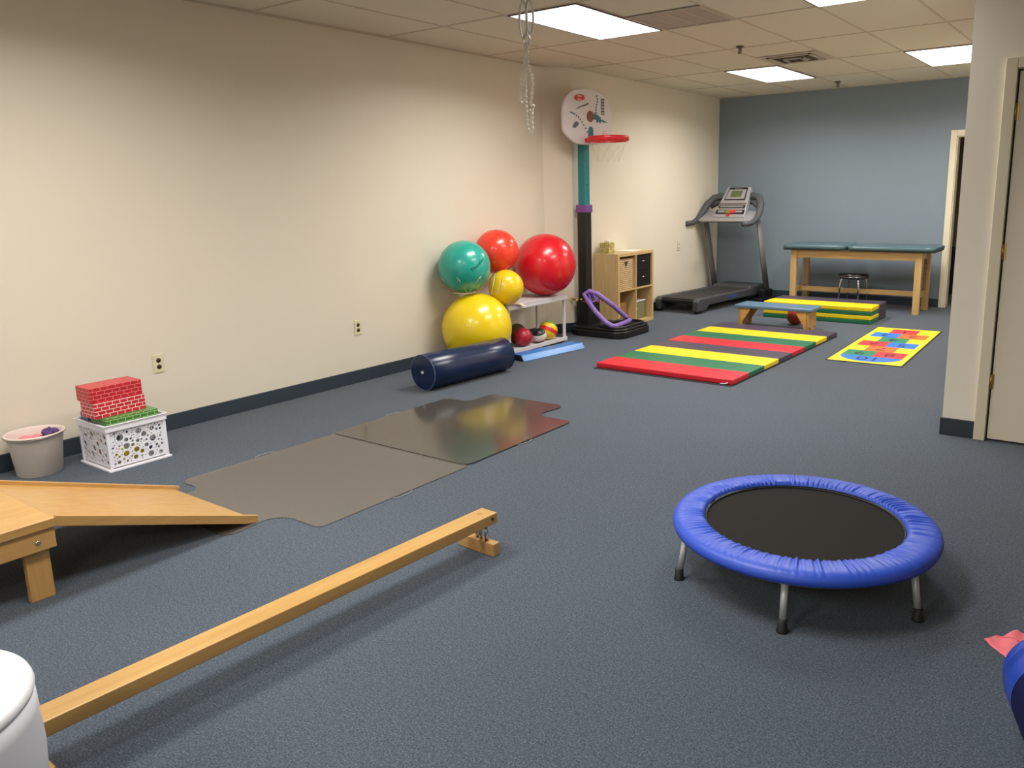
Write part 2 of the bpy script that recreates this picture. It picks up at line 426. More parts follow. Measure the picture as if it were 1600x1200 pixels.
MB().tube(loop_pts(0.03, -0.15, 0.022, 0.10), 0.007, 8, closed=True).build('carabiner', M('zinc_steel', (206, 204, 204), 0.35, metal=0.45), t)
MB().tube([(dirr.x * (0.004 + 0.022 * math.cos(a)), dirr.y * (0.004 + 0.022 * math.cos(a)), -0.285 + 0.03 * math.sin(a)) for a in [2 * PI * k / 20 for k in range(20)]], 0.005, 8, closed=True).build('ring', STEEL, t)
ZB = CEIL - 0.30
o = rope([H(-0.004, ZB), H(-0.005, 2.39), H(-0.012, 2.33), H(-0.03, 2.27), H(-0.04, 2.20), H(-0.02, 2.18), H(-0.008, 2.27), H(-0.006, 2.36), H(-0.008, 2.25), H(-0.03, 2.16), H(-0.045, 2.10), H(-0.025, 2.06), H(-0.012, 2.13), H(-0.01, 2.2), H(-0.008, 2.05), H(-0.004, 1.97), H(0.002, 1.90), H(0.008, 1.885)]).build('hanging_rope', RC)
tag(o, 'knotted braided grey rope hanging from the ceiling hook, left of the pair', 'rope', 'ropes on the ceiling hook')
o = rope([H(0.008, ZB), H(0.010, 2.39), H(0.012, 2.30), H(0.03, 2.26), H(0.038, 2.20), H(0.032, 2.12), H(0.024, 2.06), H(0.04, 2.05), H(0.022, 2.01), H(0.016, 2.025), H(0.03, 2.0), H(0.028, 1.95), H(0.032, 1.90), H(0.018, 1.882)]).build('hanging_rope', RC)
tag(o, 'knotted braided grey rope hanging from the ceiling hook, right of the pair', 'rope', 'ropes on the ceiling hook')

# ------------------------------------------------------------------ bucket with toys
BUCK = M('off_white_bucket', (222, 208, 197), 0.45, var=0.05, vscale=6)
t = thing('bucket', 'off-white plastic bucket standing by the wall, left of the crate', 'bucket', (-4.955, 1.775, 0))
MB().lathe([(0.108, 0.0), (0.112, 0.003), (0.132, 0.185), (0.134, 0.188), (0.139, 0.226), (0.150, 0.229), (0.150, 0.236), (0.139, 0.238), (0.136, 0.233), (0.128, 0.18), (0.107, 0.008)], 64).build('body', BUCK, t)
MB().tube([(-0.02 + 0.0, 0.15 * math.cos(a), 0.0) for a in (0, 0.01)], 0.001, 4).build('rivet', BUCK, t)
MB().tube([(0.152 * math.cos(a) * 1.0, 0.152 * math.sin(a), 0.222 + 0.012 * math.sin((a + 0.9) * 1.0) ** 2) for a in [-1.9 + 2.9 * k / 30 for k in range(31)]], 0.0025, 6).build('handle', M('wire_grey', (150, 140, 130), 0.4, metal=0.6), t)
def lump(seed, rx, ry, rz, n=28, m_=14, amp=0.22):
    rnd = random.Random(seed); ph = [rnd.uniform(0, 6) for _ in range(6)]
    mb = MB().ball((0, 0, 0), 1, n, m_); v2 = []
    for x, y, z in mb.v:
        a = math.atan2(y, x)
        k = 1 + amp * (0.5 * math.sin(3 * a + ph[0] + 2 * z) + 0.4 * math.sin(5 * a + ph[1] - 3 * z) + 0.4 * math.sin(4 * z + ph[2]))
        v2.append((x * rx * k, y * ry * k, z * rz * k))
    mb.v = v2; return mb
o = lump(1, 0.085, 0.085, 0.045).build('pink_cloth', M('pink_fabric', (232, 130, 140), 0.8, bs=0.1)); o.location = (-4.965, 1.755, 0.165)
tag(o, 'crumpled pink cloth lying inside the off-white bucket', 'cloth')
o = lump(5, 0.05, 0.04, 0.03, amp=0.35).build('purple_cloth', M('purple_fabric', (84, 62, 112), 0.8, bs=0.1)); o.location = (-4.93, 1.84, 0.212)
tag(o, 'bunched purple cloth on top of the pink cloth in the bucket', 'cloth')

# ------------------------------------------------------------------ crate with blocks
CX, CY, CW, CD, CH = -4.93, 1.995, 0.335, 0.335, 0.27     # x from CX..CX+CW, y from CY..CY+CD
t = thing('milk_crate', 'white plastic crate with round holes, full of toy blocks', 'crate', (CX + CW / 2, CY + CD / 2, 0))
CR = M('crate_white', (232, 230, 238), 0.35, var=0.01)
def bubbles(seed, w, h):
    rnd = random.Random(seed); out = []
    for R_, tries in ((0.0185, 16), (0.0125, 30), (0.0075, 120), (0.0042, 420)):
        for _ in range(tries):
            x = rnd.uniform(R_ + 0.012, w - R_ - 0.012); y = rnd.uniform(R_ + 0.008, h - R_ - 0.008)
            r = R_ * rnd.uniform(0.85, 1.1)
            if all((x - a) ** 2 + (y - b_) ** 2 > (r + c + 0.0035) ** 2 for a, b_, c in out): out.append((x, y, r))
    return out
hw, hd = CW / 2, CD / 2; PH = CH - 0.055; TH = 0.004
for (seed, P, X, w) in ((1, (hw - 0.008, -hd + 0.006, 0.02), (0, 1, 0), CD - 0.012), (2, (-hw + 0.006, -hd + 0.008, 0.02), (1, 0, 0), CW - 0.012), (3, (-hw + 0.008, -hd + 0.006, 0.02), (0, 1, 0), CD - 0.012), (4, (-hw + 0.006, hd - 0.008, 0.02), (1, 0, 0), CW - 0.012)):
    Z = Vector(X).cross(Vector((0, 0, 1)))
    holed_plate(w, PH, bubbles(seed, w, PH), TH, 'perforated_side', CR, t, frame_of(P, X, (0, 0, 1), Z))
mb = MB().box(-hw - 0.012, -hd - 0.012, 0.0, hw + 0.012, -hd + 0.012, 0.012).box(-hw - 0.012, hd - 0.012, 0.0, hw + 0.012, hd + 0.012, 0.012).box(-hw - 0.012, -hd + 0.012, 0, -hw + 0.012, hd - 0.012, 0.012).box(hw - 0.012, -hd + 0.012, 0, hw + 0.012, hd - 0.012, 0.012)
mb.box(-hw + 0.004, -hd + 0.004, 0.004, hw - 0.004, hd - 0.004, 0.008)
for sx in (-1, 1):
    for sy in (-1, 1): mb.box(sx * (hw - 0.006) - 0.008, sy * (hd - 0.006) - 0.008, 0.012, sx * (hw - 0.006) + 0.008, sy * (hd - 0.006) + 0.008, CH - 0.035)
mb.build('base', CR, t, bevel=0.003)
mb = MB()
for (x0, y0, x1, y1) in ((-hw - 0.008, -hd - 0.008, hw + 0.008, -hd), (-hw - 0.008, hd, hw + 0.008, hd + 0.008), (-hw - 0.008, -hd, -hw, hd), (hw, -hd, hw + 0.008, hd)):
    mb.box(x0, y0, CH - 0.04, x1, y1, CH)
for (x0, y0, x1, y1) in ((-hw - 0.014, -hd - 0.014, hw + 0.014, -hd + 0.002), (-hw - 0.014, hd - 0.002, hw + 0.014, hd + 0.014), (-hw - 0.014, -hd, -hw + 0.002, hd), (hw - 0.002, -hd, hw + 0.014, hd)):
    mb.box(x0, y0, CH - 0.005, x1, y1, CH)
mb.build('rim', CR, t, bevel=0.003)
BR1 = brick('red_brick_print', (186, 34, 44), (226, 108, 112)); BR2 = brick('red_brick_white_lines', (196, 40, 52), (246, 196, 192))
BR3 = brick('green_brick_print', (70, 120, 56), (150, 196, 120)); BR4 = brick('blue_brick_print', (96, 108, 150), (104, 116, 158))
def block(x0, y0, z0, x1, y1, z1, mat, label, rz=0.0):
    cx, cyy = (x0 + x1) / 2, (y0 + y1) / 2
    o = B(x0 - cx, y0 - cyy, 0, x1 - cx, y1 - cyy, z1 - z0).build('toy_block', mat, bevel=0.002)
    o.location = (cx, cyy, z0); o.rotation_euler[2] = rz
    return tag(o, label, 'toy block', 'cardboard brick blocks in the crate')
block(-4.80, 2.012, 0.248, -4.612, 2.305, 0.300, BR3, 'long green cardboard brick block lying on the right side of the crate')
block(-4.915, 2.008, 0.20, -4.828, 2.17, 0.306, BR4, 'blue-grey cardboard block standing at the left of the crate')
block(-4.815, 1.975, 0.302, -4.66, 2.262, 0.392, BR2, 'red cardboard brick block with white lines under the top red one', 0.03)
block(-4.825, 1.965, 0.393, -4.665, 2.255, 0.480, BR1, 'topmost red cardboard brick block on the crate')
for k, (x, y, z, r, c, nm) in enumerate(((-4.68, 2.10, 0.065, 0.042, (216, 196, 40), 'yellow toy ball seen low through the crate holes, on the left'), (-4.68, 2.195, 0.065, 0.042, (214, 190, 30), 'yellow toy ball seen low through the crate holes, in the middle'),
                                          (-4.67, 2.28, 0.075, 0.032, (70, 76, 150), 'blue toy ball seen through the crate holes at the right'), (-4.68, 2.035, 0.05, 0.028, (190, 40, 60), 'small red toy ball seen through the crate holes near the corner'),
                                          (-4.80, 2.05, 0.06, 0.04, (220, 130, 130), 'pink toy ball behind the left side holes of the crate'), (-4.87, 2.06, 0.13, 0.03, (230, 180, 90), 'orange toy ball high behind the left side holes of the crate'))):
    o = MB().ball((0, 0, 0), r, 24, 12).build('toy_ball', M('toy_%d' % k, c, 0.4)); o.location = (x, y, max(z, r + 0.009))
    tag(o, nm, 'ball', 'toys inside the crate')

# ------------------------------------------------------------------ wooden platform with ramp
t = thing('wooden_platform', 'light wood low platform cut by the left frame edge, ramp attached', 'platform', (-3.27, 1.19, 0))
B(-0.70, -0.65, 0.288, 0.012, 0.0, 0.325).build('top_board', MAPLE, t, bevel=0.004)
mb = B(-0.03, -0.60, 0.205, 0.0, -0.002, 0.2875); mb.build('side_rail', MAPLE, t, bevel=0.003)
B(-0.69, -0.60, 0.205, -0.66, -0.002, 0.2875).build('side_rail', MAPLE, t, bevel=0.003)
B(-0.659, -0.03, 0.205, -0.031, -0.004, 0.2875).build('end_rail', MAPLEX, t, bevel=0.003)
B(-0.659, -0.60, 0.205, -0.031, -0.575, 0.2875).build('end_rail', MAPLEX, t, bevel=0.003)
for x in (-0.655, -0.062):
    for y in (-0.57, -0.105):
        B(x, y, 0, x + 0.03, y + 0.085, 0.286).build('leg', MAPLEZ, t, bevel=0.003)
for y in (-0.065, -0.53):
    MB().lathe([(0.009, 0), (0.009, 0.003), (0.006, 0.005)], 16, T=Matrix.Translation((0.0002, y, 0.242)) @ Matrix.Rotation(PI / 2, 4, 'Y')).build('bolt', STEEL, t)
ang = math.atan2(0.288, 0.82)
t2 = thing('wooden_ramp', 'light wood ramp sloping from the platform down onto the floor mat', 'ramp', (-3.27, 1.195, 0.322), 0)
def rampT(): return Matrix.Rotation(-ang, 4, 'X')
L_ = 0.89
mb = MB(); mb.box(-0.68, 0.0, -0.022, -0.012, L_ - 0.02, -0.008, T=rampT()); mb.build('deck', MAPLE, t2, bevel=0.002)
poly = [(0.0, -0.036), (0.0, 0.004), (L_, 0.004), (L_, -0.028), (L_ - 0.06, -0.036)]
for x0, x1 in ((-0.012, 0.008), (-0.70, -0.68)):
    mb = MB(); n = len(poly)
    vs = [(x0, p[0], p[1]) for p in poly] + [(x1, p[0], p[1]) for p in poly]
    fs = [tuple(range(n)), tuple(reversed(range(n, 2 * n)))] + [(i, n + i, n + (i + 1) % n, (i + 1) % n) for i in range(n)]
    mb.add([tuple(Vector(v) + Vector((0, 0, 0.006 if x0 < -0.1 else 0.002))) for v in vs], fs, T=rampT()); mb.build('side_board', MAPLE, t2, bevel=0.002)

# ------------------------------------------------------------------ balance beam
A = Vector((-2.242, 0.655, 0)); Bp = Vector((-2.156, 2.425, 0)); dv = (Bp - A); LB = dv.length; rz = math.atan2(dv.y, dv.x)
t = thing('balance_beam', 'long light wood balance beam low above the carpet, foreground', 'balance beam', tuple(A), rz)
mb = B(0, -0.045, 0.128, LB, 0.045, 0.175); mb.build('beam', wood('maple_beam', (192, 154, 92), (174, 132, 70), axis=0), t, bevel=0.004)
for x, off in ((LB - 0.045, 0.03), (0.03, 0.03)):
    B(x - 0.018, -0.105 + off, 0, x + 0.022, 0.105 + off, 0.058).build('foot', MAPLEX, t, bevel=0.004)
    for dx, dy in ((-0.002, -0.022), (-0.002, 0.012), (0.0, 0.035)):
        MB().cyl((x + dx, dy, 0.0575), (x + dx, dy, 0.1285), 0.0085, 12).build('bolt', STEEL, t)
for x, y, hr in ((LB - 0.055, 0.005, 0.006),):
    MB().lathe([(hr + 0.004, 0.1752), (hr, 0.1756)], 18, T=Matrix.Translation((x, y, 0))).build('plug', wood('plug_wood', (190, 140, 76), (170, 120, 60)), t)
MB().lathe([(0.007, 0), (0.007, 0.0012)], 16, T=Matrix.Translation((LB - 0.03, -0.0448, 0.155)) @ Matrix.Rotation(PI / 2, 4, 'X')).build('hole', M('dark_hole', (40, 24, 10), 0.8), t)

# ------------------------------------------------------------------ white drum
t = thing('white_drum', 'round white plastic drum-shaped seat cut by the lower left frame corner', 'drum seat', (-2.045, 0.375, 0))
MB().lathe([(0.20, 0.0), (0.215, 0.012), (0.245, 0.10), (0.262, 0.19), (0.267, 0.28), (0.264, 0.38), (0.2615, 0.424), (0.25, 0.424)], 96).build('body', M('drum_white', (206, 207, 214), 0.4, var=0.01), t)
MB().lathe([(0.255, 0.4245), (0.262, 0.426), (0.2645, 0.435), (0.260, 0.447), (0.251, 0.453), (0.240, 0.452), (0.225, 0.449), (0.01, 0.448)], 96).build('lid', M('drum_lid_white', (218, 218, 222), 0.4, var=0.01), t)

# ------------------------------------------------------------------ chair mats
def matplastic(name, rough, tint, fac):
    m = bpy.data.materials.new(name); m.use_nodes = True; nt = m.node_tree
    for n in list(nt.nodes): nt.nodes.remove(n)
    out = nt.nodes.new('ShaderNodeOutputMaterial'); tr = nt.nodes.new('ShaderNodeBsdfTransparent'); tr.inputs[0].default_value = (*tint, 1)
    df = nt.nodes.new('ShaderNodeBsdfDiffuse'); df.inputs[0].default_value = (*s2l((128, 120, 112)), 1)
    gl = nt.nodes.new('ShaderNodeBsdfGlossy'); gl.inputs['Roughness'].default_value = rough
    fr = nt.nodes.new('ShaderNodeFresnel'); fr.inputs['IOR'].default_value = fac
    m1 = nt.nodes.new('ShaderNodeMixShader'); m1.inputs[0].default_value = 0.30; nt.links.new(tr.outputs[0], m1.inputs[1]); nt.links.new(df.outputs[0], m1.inputs[2])
    m2 = nt.nodes.new('ShaderNodeMixShader'); nt.links.new(fr.outputs[0], m2.inputs[0]); nt.links.new(m1.outputs[0], m2.inputs[1]); nt.links.new(gl.outputs[0], m2.inputs[2])
    nt.links.new(m2.outputs[0], out.inputs[0])
    t = nt.nodes.new('ShaderNodeTexCoord'); nz = nt.nodes.new('ShaderNodeTexNoise'); nz.inputs['Scale'].default_value = 3.5; nz.inputs['Detail'].default_value = 3
    nt.links.new(t.outputs['Object'], nz.inputs['Vector'])
    bp = nt.nodes.new('ShaderNodeBump'); bp.inputs['Strength'].default_value = 0.10; bp.inputs['Distance'].default_value = 0.01; nt.links.new(nz.outputs[0], bp.inputs['Height'])
    nt.links.new(bp.outputs[0], gl.inputs['Normal'])
    return m
def corner(cx, cy, r, a0, a1, n=8): return [(cx + r * math.cos(a0 + (a1 - a0) * k / n), cy + r * math.sin(a0 + (a1 - a0) * k / n)) for k in range(n + 1)]
def tab(x, y, s, w=0.055, d=0.028): return [(x + s * d * math.sin(PI * k / 10) ** 0.7, y + w * (1 - 2 * k / 10) * (1 if s < 0 else -1)) for k in range(11)]
def mat_outline():
    # body x 0..1.15 , y 0..1.03, lip toward +y from x .19 to .88 up to y 1.33 ; counter-clockwise
    P = []
    P += corner(0.03, 0.03, 0.03, PI, 1.5 * PI, 4) + corner(1.10, 0.06, 0.06, 1.5 * PI, 2 * PI)
    P += corner(1.115, 0.99, 0.04, 0, 0.5 * PI) + corner(0.96, 1.13, 0.10, 1.5 * PI, PI, 8)
    P += corner(0.82, 1.27, 0.06, 0, 0.5 * PI, 6) + corner(0.27, 1.27, 0.06, 0.5 * PI, PI, 6)
    P += corner(0.13, 1.13, 0.08, 0, -0.5 * PI, 8) + corner(0.06, 0.99, 0.06, 0.5 * PI, PI, 6)
    return P
def chair_mat(name_label, loc, flip, mat):
    P = mat_outline()
    if flip: P = [(x, -y) for x, y in P][::-1]
    o = MB().prism(P, 0.0, 0.004).build('chair_mat', mat); o.location = loc
    for x, sg in ((1.156, 1), (-0.001, -1)):
        MB().tube([(x + sg * 0.026 * math.sin(PI * k / 14) ** 0.6, (0.52 + 0.065 * math.cos(PI * k / 14)) * (-1 if flip else 1), 0.0022) for k in range(15)], 0.002, 6).build('finger_loop', M('loop_plastic', (150, 152, 152), 0.25), o)
    return tag(o, name_label, 'chair mat', 'clear chair mats on the carpet')
chair_mat('clear plastic chair mat lying at the foot of the wooden ramp', (-4.11, 3.175, 0.001), True, matplastic('hazy_mat_plastic', 0.34, (0.80, 0.78, 0.76), 1.72))
chair_mat('glossy clear chair mat mirroring the coloured balls, further from the ramp', (-4.12, 3.155, 0.0055), False, matplastic('glossy_mat_plastic', 0.13, (0.80, 0.78, 0.76), 1.75))

# ------------------------------------------------------------------ trampoline
TR = Vector((-0.983, 2.955, 0)); TZ = 0.225
t = thing('trampoline', 'small round trampoline with blue padded skirt and black bounce mat', 'trampoline', tuple(TR))
SK = M('blue_skirt_vinyl', (44, 78, 190), 0.45, var=0.10, vscale=18)
mb = MB(); N = 720
prof = [(0.380, -0.012, 0), (0.383, -0.002, .8), (0.390, 0.003, 1), (0.40, 0.005, 1), (0.412, 0.006, .9), (0.425, 0.006, .75), (0.44, 0.006, .6), (0.455, 0.005, .45), (0.47, 0.004, .35), (0.485, 0.001, .22), (0.497, -0.005, .1), (0.505, -0.015, .04), (0.508, -0.030, 0.0), (0.504, -0.043, 0), (0.488, -0.046, 0)]
rnd = random.Random(3)
waves = [(rnd.randint(36, 150), rnd.uniform(0, 6), rnd.uniform(0.4, 1.0)) for _ in range(12)]
vs = []
for i, (r, z, w) in enumerate(prof):
    for k in range(N):
        a = 2 * PI * k / N
        h = sum(am * math.sin(fr * a + ph + 5.0 * r * math.sin(3 * a + ph)) for fr, ph, am in waves) / 4.6
        vs.append((r * math.cos(a), r * math.sin(a), TZ + z + 0.0062 * w * h))
fs = [(i * N + k, i * N + (k + 1) % N, (i + 1) * N + (k + 1) % N, (i + 1) * N + k) for i in range(len(prof) - 1) for k in range(N)]
fs = [tuple(reversed(f)) for f in fs]
mb.add(vs, fs, 0, True); mb.build('skirt', SK, t)
MB().lathe([(0.0, TZ - 0.026), (0.379, TZ - 0.026), (0.379, TZ - 0.022), (0.0, TZ - 0.022)], 96, smooth=False, cap=False).build('bounce_mat', M('black_mesh_mat', (36, 34, 31), 0.9, var=0.05, vscale=300, spec=0.15), t)
MB().tube([(0.376 * math.cos(2 * PI * k / 96), 0.376 * math.sin(2 * PI * k / 96), TZ - 0.019) for k in range(96)], 0.004, 6, closed=True).build('mat_edging', BLACKR, t)
MB().tube([(0.475 * math.cos(2 * PI * k / 96), 0.475 * math.sin(2 * PI * k / 96), TZ - 0.045) for k in range(96)], 0.013, 10, closed=True).build('frame', GREYMET, t)
for k in range(6):
    a = math.radians(42 + 60 * k + 0.5); c, s_ = math.cos(a), math.sin(a)
    lg = MB().cyl((0.472 * c, 0.472 * s_, TZ - 0.05), (0.495 * c, 0.495 * s_, 0.03), 0.0125, 16).build('leg', GREYMET, t)
    MB().lathe([(0.021, 0.0), (0.021, 0.006), (0.018, 0.012), (0.0165, 0.045), (0.0135, 0.047)], 20, T=Matrix.Translation((0.497 * c, 0.497 * s_, 0))).build('rubber_foot', BLACKR, lg)

# ------------------------------------------------------------------ pink cloth on the floor and navy padded roll with blue end
t = None
PK = [(-0.298, 2.788), (-0.270, 2.845), (-0.255, 2.84), (-0.215, 2.91), (-0.195, 2.905), (-0.15, 2.95), (-0.06, 2.93), (-0.05, 2.74), (-0.12, 2.70), (-0.22, 2.705), (-0.25, 2.745)]
mb = MB(); n = 26; cx0 = sum(p[0] for p in PK) / len(PK); cy0 = sum(p[1] for p in PK) / len(PK)
def on_poly(u):
    L = len(PK); q = (u % 1.0) * L; i = int(q) % L; f = q - int(q); a = PK[i]; b_ = PK[(i + 1) % L]
    return (a[0] + (b_[0] - a[0]) * f, a[1] + (b_[1] - a[1]) * f)
vs = []; fs = []; NR, NA = 10, 88
def hz(x, y): return 0.006 + 0.004 * math.sin(38 * x + 21 * y) + 0.003 * math.sin(70 * y - 22 * x + 1) + 0.0035 * math.sin(90 * x + 3)
for j in range(NR + 1):
    for k in range(NA):
        p = on_poly(k / NA); f = j / NR; x = cx0 + (p[0] - cx0) * f; y = cy0 + (p[1] - cy0) * f
        vs.append((x, y, max(0.002, hz(x, y)) if j < NR else max(0.0015, hz(x, y) * 0.6)))
for j in range(NR):
    for k in range(NA): fs.append((j * NA + k, (j + 1) * NA + k, (j + 1) * NA + (k + 1) % NA, j * NA + (k + 1) % NA))
mb.add(vs, fs, 0, True)
o = mb.build('pink_washcloth', M('salmon_pink_cloth', (232, 118, 128), 0.9, bs=0.15, bscale=900)); sd = o.modifiers.new('s', 'SOLIDIFY'); sd.thickness = 0.003; sd.offset = 1
tag(o, 'crumpled salmon pink cloth on the carpet at the right frame edge', 'cloth')

BLU = M('royal_blue_plastic', (36, 66, 168), 0.3, var=0.03); NAVY = M('navy_fabric', (10, 15, 60), 0.7, var=0.1, spec=0.15)
t = thing('padded_roll', 'navy padded roll with royal blue rounded end, cut by the right frame edge', 'padded roll', (-0.100, 2.485, 0.131), math.radians(19.1))
RY = Matrix.Rotation(PI / 2, 4, 'X')          # local -y is the roll's long axis
MB().lathe([(0.002, -0.012), (0.04, -0.010), (0.085, -0.002), (0.112, 0.014), (0.122, 0.034), (0.124, 0.068), (0.121, 0.0745)], 64, T=RY, cap=False).build('end_cap', BLU, t)
MB().lathe([(0.121, 0.0750), (0.1295, 0.078), (0.1302, 0.12), (0.1296, 0.175)], 64, T=RY, cap=False).build('end_band', BLU, t)
MB().lathe([(0.1285, 0.1755), (0.1300, 0.182), (0.1302, 0.5), (0.1302, 0.9), (0.115, 0.93), (0.002, 0.935)], 64, T=RY, cap=False).build('cover', NAVY, t)

# ------------------------------------------------------------------ bolster
t = thing('bolster_roll', 'dark blue vinyl bolster roll lying on the carpet before the balls', 'bolster', (-4.462, 4.305, 0.1435), math.radians(-4.0))
NV = M('navy_vinyl', (15, 33, 66), 0.26, var=0.12, vscale=5, bs=0.05, bscale=9)
RX = Matrix.Rotation(-PI / 2, 4, 'X')
MB().lathe([(0.137, 0.0), (0.142, 0.006), (0.1425, 0.3), (0.1405, 0.6), (0.142, 0.894), (0.137, 0.90)], 64, T=RX, cap=False).build('cover', NV, t)
MB().lathe([(0.001, -0.001), (0.13, -0.001), (0.137, 0.0005)], 64, T=RX, cap=False).build('end_cap', NV, t)
MB().lathe([(0.137, 0.8995), (0.13, 0.901), (0.001, 0.901)], 64, T=RX, cap=False).build('end_cap', NV, t)
SEAM = M('worn_piping', (100, 118, 142), 0.45)
for y in (0.002, 0.898):
    MB().tube([(0.1405 * math.cos(2 * PI * k / 64), y, 0.1405 * math.sin(2 * PI * k / 64)) for k in range(64)], 0.0022, 6, closed=True).build('piping', SEAM if y < 0.5 else NV, t)
MB().lathe([(0.014, -0.006), (0.014, -0.001)], 20, T=RX).build('end_button', M('button_grey', (190, 196, 200), 0.4), t)

# ------------------------------------------------------------------ foam beam
t = thing('foam_beam', 'flat sky-blue foam balance beam on the carpet below the ball shelf', 'foam beam', (-4.455, 5.56, 0), math.radians(-8.5))
FB = M('sky_blue_vinyl', (42, 118, 190), 0.25, var=0.05); 
n = 0
sec = [(0.0, 0.0), (-0.035, 0.055), (-0.17, 0.055), (-0.20, 0.0)]
vs = [(x, 0.0, z) for x, z in sec] + [(x, 0.82, z) for x, z in sec]
MB().add(vs, [(0, 1, 2, 3), (7, 6, 5, 4), (0, 4, 5, 1), (1, 5, 6, 2), (2, 6, 7, 3), (3, 7, 4, 0)]).build('foam_body', FB, t, bevel=0.006, seg=3)
vs = [(x * 0.99 - 0.001, -0.004, z * 0.98 + 0.0005) for x, z in sec] + [(x * 0.99 - 0.001, 0.003, z * 0.98 + 0.0005) for x, z in sec]
MB().add(vs, [(0, 1, 2, 3), (7, 6, 5, 4), (0, 4, 5, 1), (1, 5, 6, 2), (2, 6, 7, 3), (3, 7, 4, 0)]).build('end_panel', M('dark_navy_end', (14, 22, 38), 0.5), t, bevel=0.0)

# ------------------------------------------------------------------ ball shelf
SX, SY0, SY1, SZ = -4.69, 5.65, 6.60, 0.487
t = thing('white_shelf', 'white low shelf table against the wall carrying the exercise balls', 'shelf', (SX, SY0, 0))
SW = M('shelf_white_laminate', (206, 200, 204), 0.45, var=0.02)
LY = SY1 - SY0; DX = 0.41
B(-DX, 0, SZ - 0.012, 0, LY, SZ).build('top', SW, t, bevel=0.002)
B(-0.02, 0.002, SZ - 0.05, -0.002, LY - 0.002, SZ - 0.0125).build('apron', SW, t, bevel=0.002)
B(-DX + 0.002, 0.002, SZ - 0.05, -DX + 0.02, LY - 0.002, SZ - 0.0125).build('apron', SW, t, bevel=0.002)
for x in (-DX + 0.02, -0.045):
    for y in (0.02, LY - 0.045):
        B(x, y, 0.0, x + 0.024, y + 0.024, SZ - 0.0125).build('leg', SW, t, bevel=0.002)
B(-DX + 0.02, 0.045, 0.03, -0.021, LY - 0.045, 0.042).build('lower_shelf', SW, t)
B(-0.0205, 0.02, 0.02, -0.004, LY - 0.02, 0.058).build('front_rail', SW, t, bevel=0.002)

def bigball(name, loc, r, mat, label, cat='exercise ball', group='exercise balls by the wall', seams=True):
    m = bpy.data.meshes
    mb = MB(); nA, nM = 96, 64; vs = [(0, 0, -r)]; fs = []
    for i in range(1, nM):
        th = PI * i / nM
        rr = r
        if seams and abs(math.cos(th)) < 0.85: rr = r * (1 + 0.0012 * math.cos(th * 64))
        for k in range(nA):
            a = 2 * PI * k / nA; vs.append((rr * math.sin(th) * math.cos(a), rr * math.sin(th) * math.sin(a), -rr * math.cos(th)))
    vs.append((0, 0, r)); Lx = len(vs) - 1
    for k in range(nA):
        k2 = (k + 1) % nA; fs.append((0, 1 + k2, 1 + k)); fs.append((Lx, Lx - nA + k, Lx - nA + k2))
    for i in range(nM - 2):
        for k in range(nA):
            k2 = (k + 1) % nA; a = 1 + i * nA; fs.append((a + k, a + k2, a + nA + k2, a + nA + k))
    mb.add(vs, fs, 0, True); o = mb.build(name, mat); o.location = loc
    return tag(o, label, cat, group)
def vinyl(name, rgb): return M(name, rgb, 0.27, var=0.04, vscale=3, coat=0.2)
b1 = bigball('exercise_ball', (-4.805, 5.335, 0.316), 0.314, vinyl('ball_yellow', (226, 196, 22)), 'largest yellow exercise ball resting on the floor behind the bolster')
b2 = bigball('exercise_ball', (-4.893, 5.30, 0.866), 0.232, vinyl('ball_teal', (38, 158, 142)), 'teal exercise ball held above the big yellow ball')
b3 = bigball('exercise_ball', (-4.917, 5.775, 0.968), 0.205, vinyl('ball_orange_red', (226, 60, 38)), 'orange-red exercise ball topmost between the teal and red balls')
b4 = bigball('exercise_ball', (-4.817, 6.395, 0.797), 0.305, vinyl('ball_red', (206, 22, 36)), 'largest red exercise ball on the white shelf beside the hoop pole')
b5 = bigball('exercise_ball', (-4.723, 5.664, 0.653), 0.162, vinyl('ball_yellow_small', (224, 188, 18)), 'small yellow exercise ball on the shelf under the orange-red ball')
for o_ in (b2,):
    # printed word on the teal ball, curved over its surface towards the room
    V = Vector((0.80, -0.585, 0.02)).normalized(); X = Vector((0.55, 0.83, 0.0)); X = (X - V * X.dot(V)).normalized(); Y = V.cross(X).normalized()
    Rm = Matrix.Rotation(math.radians(38), 4, V); X = Rm @ X; Y = Rm @ Y
    cu = bpy.data.curves.new('t', 'FONT'); cu.body = 'TheraGear'; cu.size = 0.045; cu.align_x = 'CENTER'; cu.align_y = 'CENTER'; cu.extrude = 0.0005; cu.resolution_u = 3
    lt = from_curve(cu, 'printed_word', M('dark_teal_ink', (12, 70, 70), 0.4), b2)
    Vc = (V + X * 0.45 - Y * 0.12).normalized(); 
    for v in lt.data.vertices:
        p = Vc * 0.232 + X * v.co.x + Y * v.co.y
        v.co = p.normalized() * (0.2325 + 0.0006)
